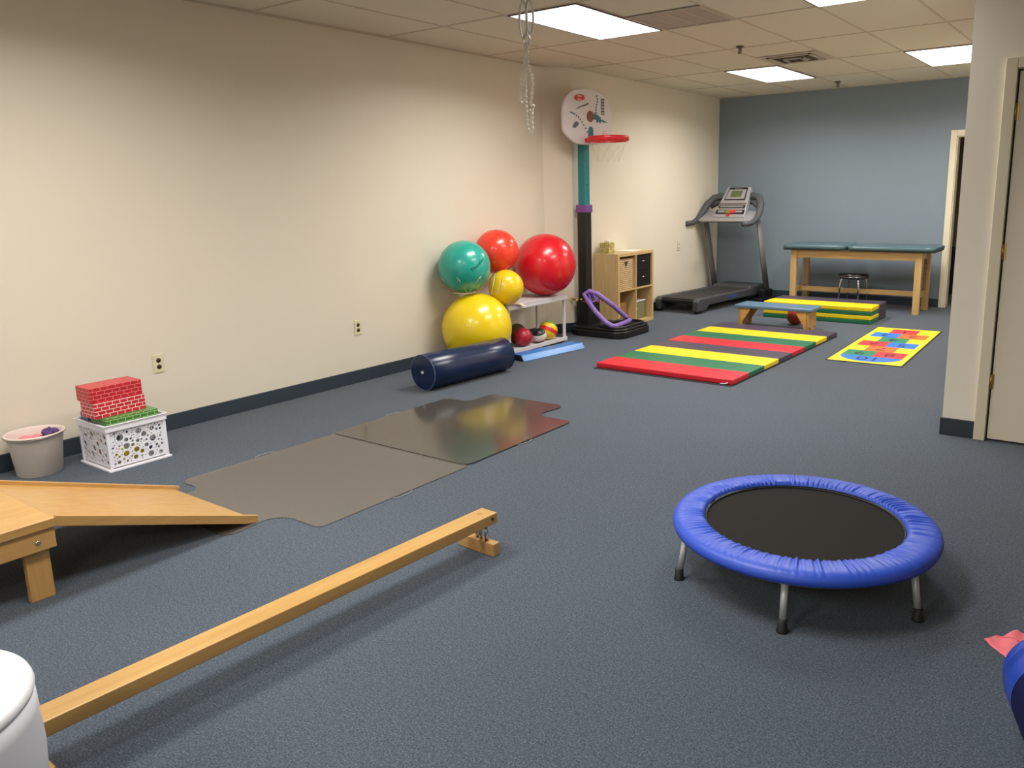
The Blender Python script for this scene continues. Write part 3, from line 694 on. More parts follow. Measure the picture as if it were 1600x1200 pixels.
# wire holders, zigzag crowns under the teal and small yellow balls
WIRE = M('wire_steel', (222, 208, 176), 0.4, metal=0.3)
def crown(loc, r0, r1, h, n, label, rz=0.0, gap=None):
    t = thing('wire_ball_holder', label, 'ball holder', loc, rz, 'zigzag wire ball holders')
    MB().tube([(r0 * math.cos(2 * PI * k / 48), r0 * math.sin(2 * PI * k / 48), 0.002) for k in range(48)], 0.003, 6, closed=True).build('ring', WIRE, t)
    for k in range(n):
        a0 = 2 * PI * k / n; a1 = a0 + PI / n; a2 = a0 + 2 * PI / n * 0.96
        MB().tube([(r0 * math.cos(a0), r0 * math.sin(a0), 0.002), (r1 * math.cos(a1) , r1 * math.sin(a1), h), (r0 * math.cos(a2), r0 * math.sin(a2), 0.002)], 0.003, 6).build('prong', WIRE, t)
crown((-4.893, 5.30, 0.640), 0.118, 0.238, 0.155, 7, 'zigzag wire holder cradling the teal ball from below', 0.25)
t = thing('wire_ball_holder', 'zigzag wire prongs beside the small yellow ball on the shelf', 'ball holder', (-4.70, 5.33, 0.60), 0, 'zigzag wire ball holders')
crown_pts = [(0.06, 0.03, 0.03), (0.01, 0.15, 0.20), (0.07, 0.085, 0.02), (0.03, 0.225, 0.165), (0.075, 0.12, 0.01)]
MB().tube(crown_pts, 0.003, 6).build('prong', WIRE, t)

# cloth strip on the shelf edge
mb = MB(); vs = []; n = 14
for k in range(n + 1):
    u = k / n
    x = -4.722 + 0.045 * u; y = 5.655 + 0.20 * u + 0.0; z = SZ + 0.006 + 0.006 * math.sin(u * 5)
    if u > 0.75: z -= (u - 0.75) * 0.10; x += (u - 0.75) * 0.05
    vs += [(x - 0.022, y - 0.0, z), (x + 0.012, y - 0.012, z + 0.007), (x + 0.028, y - 0.03, z - 0.006)]
fs = []
for k in range(n):
    for j in range(2): a = k * 3 + j; fs.append((a, a + 1, a + 4, a + 3))
mb.add(vs, fs, 0, True); o = mb.build('cloth_strip', M('cream_cloth', (226, 208, 176), 0.8)); sd = o.modifiers.new('s', 'SOLIDIFY'); sd.thickness = 0.004; sd.offset = 1
tag(o, 'cream cloth strip hanging over the front left edge of the white shelf', 'cloth strip')

# small sports balls on the lower shelf
def sport_mat(name, cols, kind):
    m, nt, b = base_mat(name); t = nd(nt, 'ShaderNodeTexCoord')
    s = nd(nt, 'ShaderNodeSeparateXYZ'); nt.links.new(t.outputs['Object'], s.inputs[0])
    if kind == 'zig':
        w = nd(nt, 'ShaderNodeTexNoise'); w.inputs['Scale'].default_value = 60; nt.links.new(t.outputs['Object'], w.inputs['Vector'])
        ad = nd(nt, 'ShaderNodeMath', operation='MULTIPLY_ADD'); nt.links.new(w.outputs[0], ad.inputs[0]); ad.inputs[1].default_value = 0.03; nt.links.new(s.outputs[1], ad.inputs[2])
        src = ad.outputs[0]
    else: src = s.outputs[2]
    mr = nd(nt, 'ShaderNodeMapRange'); nt.links.new(src, mr.inputs[0]); mr.inputs[1].default_value = -0.1; mr.inputs[2].default_value = 0.1
    r = nd(nt, 'ShaderNodeValToRGB'); r.color_ramp.interpolation = 'CONSTANT'; e = r.color_ramp.elements
    e[0].position = 0; e[0].color = (*s2l(cols[0][1]), 1); e[1].position = cols[1][0]; e[1].color = (*s2l(cols[1][1]), 1)
    for p, c in cols[2:]: q = e.new(p); q.color = (*s2l(c), 1)
    nt.links.new(mr.outputs[0], r.inputs[0]); nt.links.new(r.outputs[0], b.inputs['Base Color']); b.inputs['Roughness'].default_value = 0.35
    return m
def seams(o, r, mat, n=3):
    for k in range(n):
        a = PI * k / n
        if k < 2: pts = [(r * math.cos(q) * math.cos(a), r * math.cos(q) * math.sin(a), r * math.sin(q)) for q in [2 * PI * j / 40 for j in range(40)]]
        else: pts = [(r * math.cos(q), r * math.sin(q), 0) for q in [2 * PI * j / 40 for j in range(40)]]
        MB().tube(pts, r * 0.014, 5, closed=True).build('seam', mat, o)
LZ = 0.042
def sball(x, y, r, mat, label, seam=None, z=LZ, rot=(0, 0, 0)):
    o = bigball('basketball' if seam else 'play_ball', (x, y, z + r + 0.001), r, mat, label, 'ball', 'balls on the lower shelf' if z > 0.01 else None, seams=False)
    o.rotation_euler = rot
    if seam: seams(o, r, seam)
    return o
sball(-4.955, 6.085, 0.097, M('olive_brown_ball', (84, 66, 38), 0.35), 'dark brown basketball on the lower shelf, half behind the red one', M('seam_dark', (30, 22, 14), 0.5))
sball(-4.795, 5.98, 0.090, M('maroon_ball', (168, 26, 44), 0.4), 'maroon red basketball on the lower shelf beside the bolster', M('seam_maroon', (120, 14, 28), 0.5), rot=(0.4, 0.5, 0.2))
sball(-4.765, 6.20, 0.074, sport_mat('three_tone', [(0, (110, 24, 34)), (0.36, (222, 208, 200)), (0.66, (24, 28, 26))], 'band'), 'small maroon, white and black ball in the middle of the lower shelf', rot=(0.35, 0.1, 0))
sball(-4.80, 6.395, 0.095, sport_mat('multi_tone', [(0, (226, 196, 30)), (0.40, (214, 50, 30)), (0.62, (226, 190, 30)), (0.84, (110, 150, 40))], 'zig'), 'yellow, red and green ball at the right end of the lower shelf', rot=(1.0, 0.2, 0.3))

# ------------------------------------------------------------------ basketball hoop
t = thing('basketball_hoop', 'toy basketball hoop with white backboard, red rim and teal and black pole', 'basketball hoop', (-4.86, 7.16, 0))
HB = M('black_hoop_plastic', (20, 19, 18), 0.38, bs=0.05, bscale=200)
def rrect(x0, y0, x1, y1, r, n=6):
    return corner(x1 - r, y0 + r, r, -PI / 2, 0, n) + corner(x1 - r, y1 - r, r, 0, PI / 2, n) + corner(x0 + r, y1 - r, r, PI / 2, PI, n) + corner(x0 + r, y0 + r, r, PI, 1.5 * PI, n)
base_rim = [(0.0, 0.0), (0.10, 0.03), (0.60, 0.0)]
def hbase(g):
    return corner(0.61 - 0.14, -0.24 + 0.14, 0.14 - g, -PI / 2, 0) + corner(0.61 - 0.14, 0.42 - 0.14, 0.14 - g, 0, PI / 2) + [(0.27 + g, 0.42 - g), (0.235 + g, 0.32 - g)] + corner(0.0, 0.24, 0.08 - g, PI / 2, PI) + corner(0.06, -0.10, 0.14 - g, PI, 1.5 * PI)
MB().prism(hbase(0.0), 0.0, 0.075).prism(hbase(0.012), 0.075, 0.10).build('base', HB, t, bevel=0.02, seg=4)
MB().tube([(x, y, 0.108) for x, y in rrect(0.26, -0.18, 0.55, 0.36, 0.10)], 0.016, 8, closed=True).build('base_ridge', HB, t)
MB().prism(rrect(-0.065, -0.10, 0.12, 0.12, 0.03), 0.09, 0.36).build('pole_socket', HB, t, bevel=0.012)
MB().prism(rrect(-0.058, -0.06, 0.058, 0.06, 0.02), 0.30, 1.30).build('lower_pole', HB, t, bevel=0.004)
MB().prism(rrect(-0.068, -0.07, 0.068, 0.07, 0.02), 1.285, 1.365).build('collar', M('purple_plastic', (116, 70, 140), 0.4), t, bevel=0.006)
TEAL = M('teal_plastic', (30, 122, 128), 0.4, var=0.08)
MB().prism(rrect(-0.046, -0.05, 0.046, 0.05, 0.015), 1.36, 2.12).build('upper_pole', TEAL, t, bevel=0.004)
for k in range(9):
    B(0.0462, -0.022 + 0.0, 1.45 + 0.06 * k, 0.0478, -0.004 if k % 2 else 0.004, 1.453 + 0.06 * k + 0.002).build('height_mark', M('dark_mark', (14, 60, 66), 0.5), t)
# backboard in its own frame: local u along board, v up, w outwards
ba = math.radians(9)
nB = Vector((math.cos(ba), -math.sin(ba), 0)); uB = Vector((math.sin(ba), math.cos(ba), 0)); cB = Vector((0.118, -0.10, 2.245))
def BF(du=0, dv=0, dw=0): return frame_of(cB + uB * du + Vector((0, 0, dv)) + nB * dw, uB, (0, 0, 1), nB)
outl = []
for k in range(64):
    a = 2 * PI * k / 64; c, s_ = math.cos(a), math.sin(a)
    e = 2.5 if s_ > 0 else 4.5
    x = 0.365 * math.copysign(abs(c) ** (2 / e), c); y = 0.275 * math.copysign(abs(s_) ** (2 / e), s_)
    if y < -0.15: x *= 1 - 2.6 * (-0.15 - y)
    outl.append((x, y))
bbrd = MB().prism(outl, -0.02, 0.015, T=BF()).build('backboard', M('hoop_board_white', (214, 206, 208), 0.4, var=0.01), t, bevel=0.012, seg=3)
def decal(poly, name, mat, dw=0.0162, par=bbrd):
    return MB().prism(poly, 0.0, 0.0012, T=BF(0, 0, dw)).build(name, mat, par)
def ell(cx, cy, rx, ry, n=28, rot=0.0): return [(cx + rx * math.cos(2 * PI * k / n) * math.cos(rot) - ry * math.sin(2 * PI * k / n) * math.sin(rot), cy + rx * math.cos(2 * PI * k / n) * math.sin(rot) + ry * math.sin(2 * PI * k / n) * math.cos(rot)) for k in range(n)]
RED = M('decal_red', (196, 50, 50), 0.4); PWH = M('decal_white', (232, 220, 218), 0.4); DKT = M('decal_teal', (30, 96, 112), 0.4); GRY = M('decal_grey', (96, 92, 100), 0.5)
decal(ell(-0.125, 0.180, 0.078, 0.034, rot=0.08), 'logo_oval', RED)
text_mesh('little\ntikes', 0.034, 'logo_text', PWH, bbrd, BF(-0.125, 0.180, 0.0182))
decal([(-0.19, 0.06), (-0.15, 0.085), (-0.10, 0.105), (-0.03, 0.125), (-0.0, 0.14), (0.01, 0.125), (-0.02, 0.112), (-0.10, 0.092), (-0.15, 0.075)], 'swoosh_mark', GRY)
decal(ell(0.03, 0.005, 0.052, 0.056), 'ball_print', M('decal_brown', (122, 52, 30), 0.4))
decal([(0.07, 0.02), (0.10, 0.05), (0.12, 0.03), (0.16, 0.02), (0.20, -0.005), (0.18, -0.01), (0.25, -0.03), (0.30, -0.045), (0.22, -0.045), (0.20, -0.035), (0.18, -0.06), (0.16, -0.04), (0.13, -0.055), (0.12, -0.025), (0.08, -0.02)], 'splash_print', DKT, 0.0158)
decal([(0.0, -0.22), (0.075, -0.22), (0.075, -0.13)] + corner(0.0375, -0.13, 0.0375, 0, PI, 8) + [(0.0, -0.13)], 'arch_print', DKT)
for k in range(9): decal(ell(0.13 + 0.012 * math.sin(k), 0.21 - 0.034 * k * 0.8, 0.009, 0.010, 8), 'dot_print', DKT)
for k in range(10):
    a = k / 9; decal(ell(-0.25 + 0.235 * a, 0.03 - 0.02 * a - 0.16 * a * a, 0.0095, 0.010, 8), 'dot_print', DKT)
decal([(0.195, 0.03), (0.245, 0.03), (0.245, 0.19), (0.195, 0.19)], 'caption_panel', GRY)
for k in range(5): decal([(0.20, 0.045 + 0.03 * k), (0.24, 0.045 + 0.03 * k), (0.24, 0.052 + 0.03 * k), (0.20, 0.052 + 0.03 * k)], 'caption_line', PWH, 0.0175)
decal([(-0.23, -0.10), (-0.20, -0.06), (-0.17, -0.05), (-0.14, -0.065), (-0.15, -0.09), (-0.19, -0.115), (-0.23, -0.115)], 'shoe_print', GRY)
decal(ell(0.255, -0.155, 0.035, 0.022), 'small_logo_oval', RED); decal(ell(0.255, -0.155, 0.030, 0.017), 'small_logo_field', PWH, 0.0175)
text_mesh('little tikes', 0.012, 'small_logo_text', RED, bbrd, BF(0.255, -0.155, 0.0192))
# rim and net
rc = cB + nB * 0.285 + Vector((0, 0, -0.232)); RR = 0.19
HR = M('hoop_red', (206, 30, 40), 0.35)
mbr = MB(); n = 64; pr = [(RR, -0.026), (RR + 0.004, -0.028), (RR + 0.018, -0.021), (RR + 0.019, 0.018), (RR + 0.013, 0.026), (RR, 0.026), (RR, -0.026)]
mbr.lathe(pr, n, T=Matrix.Translation(rc), cap=False)
mbr.box(-0.05, 0.008, -0.0175, 0.05, 0.10, 0.0185, T=frame_of(rc - nB * 0.285, uB, nB, (0, 0, 1)))
rim = mbr.build('rim', HR, t)
NET = M('net_cord', (206, 190, 170), 0.8)
mb = MB(); nn = 10
for k in range(nn):
    for s_ in (-1, 1):
        pts = []
        for j in range(7):
            f = j / 6; a = 2 * PI * (k + s_ * f * 1.5) / nn; r_ = RR * (1 - 0.45 * f)
            pts.append((rc.x + r_ * math.cos(a), rc.y + r_ * math.sin(a), rc.z - 0.02 - 0.2 * f))
        mb.tube(pts, 0.0006, 4)
mb.build('net', NET, t)
# purple brace on the base
PU = M('light_purple_plastic', (134, 104, 180), 0.35)
# world points of the flat ring-shaped brace, relative to the pole foot (-4.86, 7.16)
def W(x, y, z): return (x + 4.86, y - 7.16, z)
outer = [W(-4.775, 7.02, 0.435), W(-4.72, 7.03, 0.47), W(-4.665, 7.09, 0.44), W(-4.56, 7.25, 0.30), W(-4.49, 7.38, 0.17), W(-4.455, 7.42, 0.128), W(-4.42, 7.30, 0.125), W(-4.38, 7.02, 0.125), W(-4.40, 6.965, 0.13), W(-4.47, 6.96, 0.165), W(-4.60, 6.97, 0.26), W(-4.72, 6.99, 0.37)]
MB().tube(outer, 0.026, 10, closed=True).build('brace_frame', PU, t)
MB().tube([W(-4.735, 7.03, 0.44), W(-4.70, 7.06, 0.43), W(-4.655, 7.07, 0.37), W(-4.69, 7.01, 0.345)], 0.022, 10, closed=True).build('brace_knob', M('purple_plastic_dark', (96, 66, 150), 0.4), t)
MB().tube([W(-4.79, 7.06, 0.43), W(-4.73, 7.05, 0.45)], 0.03, 10).build('brace_mount', PU, t)
BEAD = M('bead_yellow', (210, 190, 40), 0.4); BEADR = M('bead_red', (200, 50, 40), 0.4)
t2 = thing('bead_garland', 'yellow and red beaded garland wound round the hoop pole', 'garland', (-4.86, 7.16, 0.37))
for k in range(16):
    a = -2.6 + 3.4 * k / 15; r_ = 0.155 + 0.02 * math.sin(k * 2)
    MB().ball((0.03 + r_ * math.cos(a), r_ * math.sin(a), 0.012 * math.sin(k * 1.7) - 0.0008 * k), 0.013, 10, 6).build('bead', BEADR if k % 4 == 2 else BEAD, t2)
MB().tube([(0.03 + 0.155 * math.cos(-2.6 + 3.4 * k / 30), 0.155 * math.sin(-2.6 + 3.4 * k / 30), 0) for k in range(31)], 0.004, 6).build('string', M('dark_string', (40, 36, 30), 0.7), t2)

# ------------------------------------------------------------------ cube shelf
t = thing('cube_shelf', 'pale birch four-cube shelf unit against the wall behind the hoop base', 'shelf', (-5.0, 7.49, 0))
D, W, Hh, k_ = 0.355, 0.785, 0.825, 0.035
B(0, 0, 0.0, D, k_, Hh).build('side_panel', BIRCH, t, bevel=0.002); B(0, W - k_, 0, D, W, Hh).build('side_panel', BIRCH, t, bevel=0.002)
B(0, k_, Hh - k_, D, W - k_, Hh).build('top_panel', BIRCH, t, bevel=0.002); B(0, k_, 0, D, W - k_, k_).build('bottom_panel', BIRCH, t, bevel=0.002)
B(0.01, W / 2 - 0.008, k_, D - 0.001, W / 2 + 0.008, Hh - k_).build('divider', BIRCH, t)
B(0.01, k_, Hh / 2 - 0.008, D - 0.0005, W / 2 - 0.008, Hh / 2 + 0.008).build('shelf_board', BIRCH, t)
B(0.01, W / 2 + 0.008, Hh / 2 - 0.008, D - 0.0005, W - k_, Hh / 2 + 0.008).build('shelf_board', BIRCH, t)
B(0.0, k_, k_, 0.006, W - k_, Hh - k_).build('back_panel', BIRCH, t)
m, nt, b = base_mat('wicker'); tc = nd(nt, 'ShaderNodeTexCoord'); wv = nd(nt, 'ShaderNodeTexBrick'); wv.inputs['Color1'].default_value = (*s2l((196, 166, 122)), 1); wv.inputs['Color2'].default_value = (*s2l((214, 188, 148)), 1); wv.inputs['Mortar'].default_value = (*s2l((112, 84, 54)), 1)
wv.inputs['Scale'].default_value = 1; wv.inputs['Brick Width'].default_value = 0.055; wv.inputs['Row Height'].default_value = 0.022; wv.inputs['Mortar Size'].default_value = 0.003
nt.links.new(tc.outputs['UV'], wv.inputs[0]); nt.links.new(wv.outputs[0], b.inputs['Base Color']); b.inputs['Roughness'].default_value = 0.8; bump(nt, b, wv.outputs['Fac'], -0.6, 0.01)
WICK = m
t3 = thing('wicker_basket', 'woven pale wicker basket in the upper left cube', 'basket', (-4.97, 7.54, Hh / 2 + 0.0085))
mb = MB().box(0, 0, 0, 0.30, 0.31, 0.34); mb.build('body', WICK, t3, bevel=0.008)
MB().add([(0.3015, 0.12, 0.31), (0.3015, 0.19, 0.31), (0.3015, 0.155, 0.24), (0.3035, 0.12, 0.31), (0.3035, 0.19, 0.31), (0.3035, 0.155, 0.24)], [(0, 2, 1), (3, 4, 5), (0, 1, 4, 3), (1, 2, 5, 4), (2, 0, 3, 5)]).build('dark_notch', M('basket_gap', (50, 34, 24), 0.8), t3)
t3 = thing('drawer_insert', 'black two-drawer insert in the upper right cube', 'drawer unit', (-4.975, 7.49 + W / 2 + 0.012, Hh / 2 + 0.0085))
B(0, 0, 0, 0.30, 0.335, 0.362).build('body', BLACKP, t3)
for k in range(2):
    d_ = B(0.3005, 0.004, 0.004 + k * 0.18, 0.314, 0.331, 0.178 + k * 0.18).build('drawer', BLACKP, t3, bevel=0.002)
    MB().tube([(0.315, 0.13, 0.11 + k * 0.18), (0.33, 0.14, 0.11 + k * 0.18), (0.33, 0.20, 0.11 + k * 0.18), (0.315, 0.21, 0.11 + k * 0.18)], 0.005, 8).build('handle', STEEL, d_)
o = B(0, 0, 0, 0.26, 0.20, 0.23).build('wooden_box', wood('dark_box_wood', (168, 122, 66), (140, 96, 46), axis=2), bevel=0.004); o.location = (-4.96, 7.55, k_ + 0.001)
tag(o, 'brown wooden box standing in the lower left cube of the shelf unit', 'box')
o = MB().lathe([(0.045, 0), (0.05, 0.005), (0.05, 0.16), (0.04, 0.175), (0.04, 0.19)], 24).build('storage_jar', M('amber_jar', (170, 116, 60), 0.25)); o.location = (-4.80, 7.815, k_ + 0.001)
tag(o, 'amber jar beside the brown box in the lower left cube', 'jar')
t3 = thing('clear_bin', 'greenish clear plastic bin in the lower right cube', 'bin', (-4.96, 7.91, k_ + 0.001))
B(0, 0, 0, 0.25, 0.28, 0.2).build('body', M('bin_green_grey', (120, 120, 84), 0.3), t3, bevel=0.01); B(-0.005, -0.005, 0.2005, 0.255, 0.285, 0.215).build('lid', WHITEP, t3, bevel=0.004)
MB().ball((0.257, 0.05, 0.13), 0.02, 12, 8).build('latch', WHITEP, t3)
m, nt, b = base_mat('floral_print'); f = noise(nt, 55, 3, 0.7); nt.links.new(ramp(nt, f, [(0.35, s2l((120, 100, 40))), (0.5, s2l((176, 160, 84))), (0.65, s2l((206, 196, 140)))]), b.inputs['Base Color'])
t3 = thing('tissue_box', 'small patterned green-gold box on top of the cube shelf by the pole', 'box', (-4.93, 7.56, Hh + 0.001))
B(0, 0, 0, 0.12, 0.12, 0.115).build('box', MATS['floral_print'], t3, bevel=0.004)
lump(9, 0.03, 0.02, 0.022, 16, 8).build('tissue', M('tissue_white', (236, 226, 200), 0.9), t3).location = (0.06, 0.06, 0.13)
o = B(0, 0, 0, 0.21, 0.28, 0.004).build('paper_sheet', M('paper_white', (238, 230, 212), 0.8)); o.location = (-4.92, 7.86, Hh + 0.001); o.rotation_euler[2] = 0.1
tag(o, 'white paper lying flat on top of the cube shelf', 'paper')

# ------------------------------------------------------------------ treadmill
t = thing('treadmill', 'grey and black treadmill in the far left corner by the blue wall', 'treadmill', (-4.66, 8.87, 0), math.radians(-5))
TG = M('treadmill_grey', (122, 118, 120), 0.45, metal=0.2); TD = M('treadmill_dark_grey', (66, 66, 70), 0.5); TS = M('treadmill_silver', (164, 160, 162), 0.4, metal=0.3); GRIP = M('grip_dark_grey', (72, 74, 78), 0.6)
B(-0.23, 0.05, 0.165, 0.23, 1.42, 0.178).build('belt', M('belt_black', (44, 40, 40), 0.7), t)
for sx in (-1, 1):
    poly = [(0.0, 0.03), (0.0, 0.155), (0.05, 0.185), (1.45, 0.185), (1.45, 0.09), (0.28, 0.09), (0.20, 0.03)]
    x0, x1 = sorted((sx * 0.235, sx * 0.315)); n = len(poly)
    vs = [(x0, p[0], p[1]) for p in poly] + [(x1, p[0], p[1]) for p in poly]
    fs = [tuple(range(n)), tuple(reversed(range(n, 2 * n)))] + [(i, n + i, n + (i + 1) % n, (i + 1) % n) for i in range(n)]
    MB().add(vs, fs).build('side_rail', TD, t, bevel=0.012, seg=3)
    MB().box(min(sx * 0.25, sx * 0.30), 0.02, 0.0, max(sx * 0.25, sx * 0.30), 0.10, 0.04).build('rear_foot', BLACKR, t, bevel=0.004)
B(-0.235, 0.02, 0.12, 0.235, 0.06, 0.165).build('rear_roller_cover', BLACKP, t, bevel=0.01)
B(-0.30, 1.38, 0.06, 0.30, 1.78, 0.22).build('motor_cover', TD, t, bevel=0.04, seg=4)
B(-0.24, 0.3, 0.085, 0.24, 1.4, 0.10).build('deck_frame', BLACKP, t)
text_mesh('PRO-FORM', 0.045, 'rail_logo', M('logo_blue', (60, 90, 200), 0.4), t, frame_of((0.3165, 0.85, 0.138), (0, 1, 0), (0, 0, 1), (1, 0, 0)))
for sx in (-1, 1):
    MB().box(min(sx * 0.33, sx * 0.45), 1.40, 0.0, max(sx * 0.33, sx * 0.45), 1.82, 0.05).prism([(min(sx * 0.35, sx * 0.44), 1.50), (max(sx * 0.35, sx * 0.44), 1.50), (max(sx * 0.35, sx * 0.44), 1.74), (min(sx * 0.35, sx * 0.44), 1.74)], 0.045, 0.16).build('foot_frame', BLACKP, t, bevel=0.01)
    x = sx * 0.40
    MB().tube([(x, 1.64, 0.14), (x, 1.50, 0.6), (x * 0.985, 1.36, 1.08)], [0.062, 0.056, 0.052], 16, flat=0.5).build('upright', TG, t)
MB().cyl((-0.36, 1.72, 0.04), (0.36, 1.72, 0.04), 0.025).build('cross_tube', BLACKP, t)
# console: tray, slanted panel, screen and keys
tray = [(1.16, 1.075), (1.16, 1.10), (1.42, 1.215), (1.44, 1.20), (1.42, 1.15), (1.24, 1.06)]
n = len(tray); vs = [(-0.40, p[0], p[1]) for p in tray] + [(0.40, p[0], p[1]) for p in tray]
fs = [tuple(range(n)), tuple(reversed(range(n, 2 * n)))] + [(i, n + i, n + (i + 1) % n, (i + 1) % n) for i in range(n)]
MB().add(vs, fs).build('tray', TS, t, bevel=0.01, seg=3)
pn = Vector((0, -0.80, 0.60)).normalized(); py = Vector((0, 0.60, 0.80)).normalized(); pc = Vector((0.02, 1.235, 1.125))
PF = frame_of(pc, (1, 0, 0), py, pn)
pan = MB().prism([(-0.235, 0.0), (0.235, 0.0), (0.175, 0.49), (-0.175, 0.49)], -0.05, 0.02, T=PF).build('console_panel', TS, t, bevel=0.01, seg=3)
def pd(poly, nm, mat, w0=0.0205, w1=0.023): return MB().prism(poly, w0, w1, T=PF).build(nm, mat, pan)
def R4(x0, y0, x1, y1): return [(x0, y0), (x1, y0), (x1, y1), (x0, y1)]
pd([(-0.155, 0.27), (0.155, 0.27), (0.135, 0.475), (-0.135, 0.475)], 'screen_surround', BLACKP)
pd([(-0.14, 0.285), (0.14, 0.285), (0.125, 0.44), (-0.125, 0.44)], 'screen_bezel', TS, 0.0235, 0.026)
pd(R4(-0.08, 0.315, 0.08, 0.42), 'screen', M('lcd_green_grey', (92, 98, 66), 0.25), 0.0262, 0.028)
text_mesh('PRO-FORM', 0.022, 'brand_text', TS, pan, PF @ Matrix.Translation((0, 0.455, 0.0245)))
pd(R4(-0.20, 0.205, 0.20, 0.22), 'key_strip', M('key_brown', (86, 66, 62), 0.5)); pd(R4(-0.195, 0.14, 0.195, 0.19), 'key_panel', BLACKP); pd(R4(-0.17, 0.155, 0.17, 0.175), 'key_row', TS, 0.0235, 0.026)
pd(R4(-0.21, 0.045, 0.21, 0.115), 'control_panel', BLACKP); pd(R4(-0.18, 0.07, -0.08, 0.10), 'speed_key', TS, 0.0235, 0.026); pd(R4(0.08, 0.07, 0.18, 0.10), 'incline_key', TS, 0.0235, 0.026)
pd(R4(-0.07, 0.06, 0.0, 0.105), 'start_key', M('key_green', (110, 130, 60), 0.4), 0.0235, 0.026); pd(R4(0.0, 0.06, 0.075, 0.11), 'stop_key', M('key_red', (214, 40, 50), 0.4), 0.0235, 0.027)
MB().tube([tuple(PF @ Vector((-0.01 + 0.022 * math.cos(q), 0.03 + 0.012 * math.sin(q), 0.024))) for q in [2 * PI * k / 16 for k in range(16)]], 0.008, 8, closed=True).build('safety_key', MATS['key_red'], t)
for sx in (-1, 1):
    pts = [(sx * 0.13, 1.50, 1.40), (sx * 0.24, 1.50, 1.405), (sx * 0.34, 1.47, 1.38), (sx * 0.40, 1.40, 1.30), (sx * 0.43, 1.30, 1.18), (sx * 0.435, 1.20, 1.10), (sx * 0.43, 1.08, 1.065), (sx * 0.42, 0.90, 1.06)]
    MB().tube(pts, [0.045, 0.05, 0.05, 0.048, 0.042, 0.038, 0.034, 0.034], 12).build('handlebar', GRIP, t)
    MB().tube([(sx * 0.13, 1.47, 1.34), (sx * 0.26, 1.46, 1.32), (sx * 0.36, 1.42, 1.26)], 0.03, 10).build('arm_pad', TD, t)

# ------------------------------------------------------------------ treatment table
t = thing('treatment_table', 'wooden treatment table with two teal padded tops along the blue wall', 'table', (-3.75, 9.97, 0))
PADC = M('teal_grey_vinyl', (72, 100, 108), 0.3, var=0.05, vscale=5)
MB().prism(rrect(0.0, 0.0, 0.80, 0.64, 0.10), 0.745, 0.80).build('pad', PADC, t, bevel=0.022, seg=4)
MB().prism(rrect(0.81, 0.0, 1.82, 0.64, 0.10), 0.745, 0.795).build('pad', PADC, t, bevel=0.022, seg=4)
B(0.02, 0.03, 0.73, 1.80, 0.61, 0.7455).build('pad_board', M('table_board', (60, 58, 54), 0.6), t)
LX = (0.11, 1.60)
B(0.155, 0.075, 0.635, 1.60, 0.10, 0.7295).build('apron', PINE, t, bevel=0.002); B(0.155, 0.555, 0.635, 1.60, 0.58, 0.7295).build('apron', PINE, t, bevel=0.002)
for x in (0.12, 1.62): B(x, 0.135, 0.635, x + 0.025, 0.52, 0.7295).build('end_apron', PINE, t, bevel=0.002)
for x in LX:
    for y in (0.065, 0.53): B(x, y, 0, x + 0.075, y + 0.06, 0.7295).build('leg', PINEZ, t, bevel=0.003)
    B(x + 0.02, 0.125, 0.185, x + 0.05, 0.53, 0.255).build('end_rail', PINE, t, bevel=0.002)
B(0.16, 0.30, 0.19, 1.62, 0.335, 0.25).build('stretcher', PINE, t, bevel=0.002)
rk = B(1.625, 0.42, 0.256, 1.645, 0.50, 0.634).build('ratchet_bar', wood('brown_ratchet', (146, 108, 66), (120, 84, 46), axis=2), t)
for z in (0.45, 0.52, 0.58): MB().lathe([(0.014, 0), (0.014, 0.003)], 14, T=Matrix.Translation((1.6452, 0.46, z)) @ Matrix.Rotation(PI / 2, 4, 'Y')).build('hole', M('dark_hole', (40, 24, 10), 0.8), rk)
# stool
t = thing('round_stool', 'low round stool with black padded seat and chrome legs under the table', 'stool', (-2.90, 10.24, 0))
MB().lathe([(0.16, 0.385), (0.178, 0.39), (0.187, 0.405), (0.186, 0.432), (0.17, 0.447), (0.01, 0.452)], 40).build('seat', M('black_vinyl', (20, 20, 24), 0.25), t)
MB().lathe([(0.184, 0.402), (0.1885, 0.404), (0.1885, 0.409), (0.186, 0.411)], 40, cap=False).build('seat_band', STEEL, t)
for k in range(4):
    a = PI / 4 + k * PI / 2 - 0.15; c, s_ = math.cos(a), math.sin(a)
    MB().tube([(0.02 * c, 0.02 * s_, 0.385), (0.13 * c, 0.13 * s_, 0.385), (0.155 * c, 0.155 * s_, 0.365), (0.168 * c, 0.168 * s_, 0.30), (0.185 * c, 0.185 * s_, 0.0)], 0.011, 12).build('leg', STEEL, t)

# ------------------------------------------------------------------ folding mats
def mvinyl(n_, c): return M(n_, c, 0.42, var=0.05, vscale=9, bs=0.12, bscale=16)
VR, VG, VY, VP = mvinyl('mat_red', (204, 26, 44)), mvinyl('mat_green', (28, 108, 72)), mvinyl('mat_yellow', (236, 206, 10)), mvinyl('mat_purple', (70, 58, 76))
t = thing('striped_mat', 'long red, green, yellow and purple striped folding mat unfolded on the carpet', 'exercise mat', (-3.757, 5.69, 0), math.radians(-0.6))
w_ = 1.275; st = 2.525 / 8
for k, mm in enumerate((VR, VG, VY, VP, VR, VG, VY, VP)):
    g0 = 0.003 if k % 2 == 0 else 0.0; g1 = 0.003 if k % 2 else 0.0
    B(0, k * st + g0, 0.004, w_, (k + 1) * st - g1, 0.048).build('stripe_section', mm, t, bevel=0.008, seg=3)
B(-0.008, -0.035, 0.0, w_ + 0.004, 0.03, 0.0035).build('edge_flap', M('black_velcro', (34, 26, 34), 0.8), t)
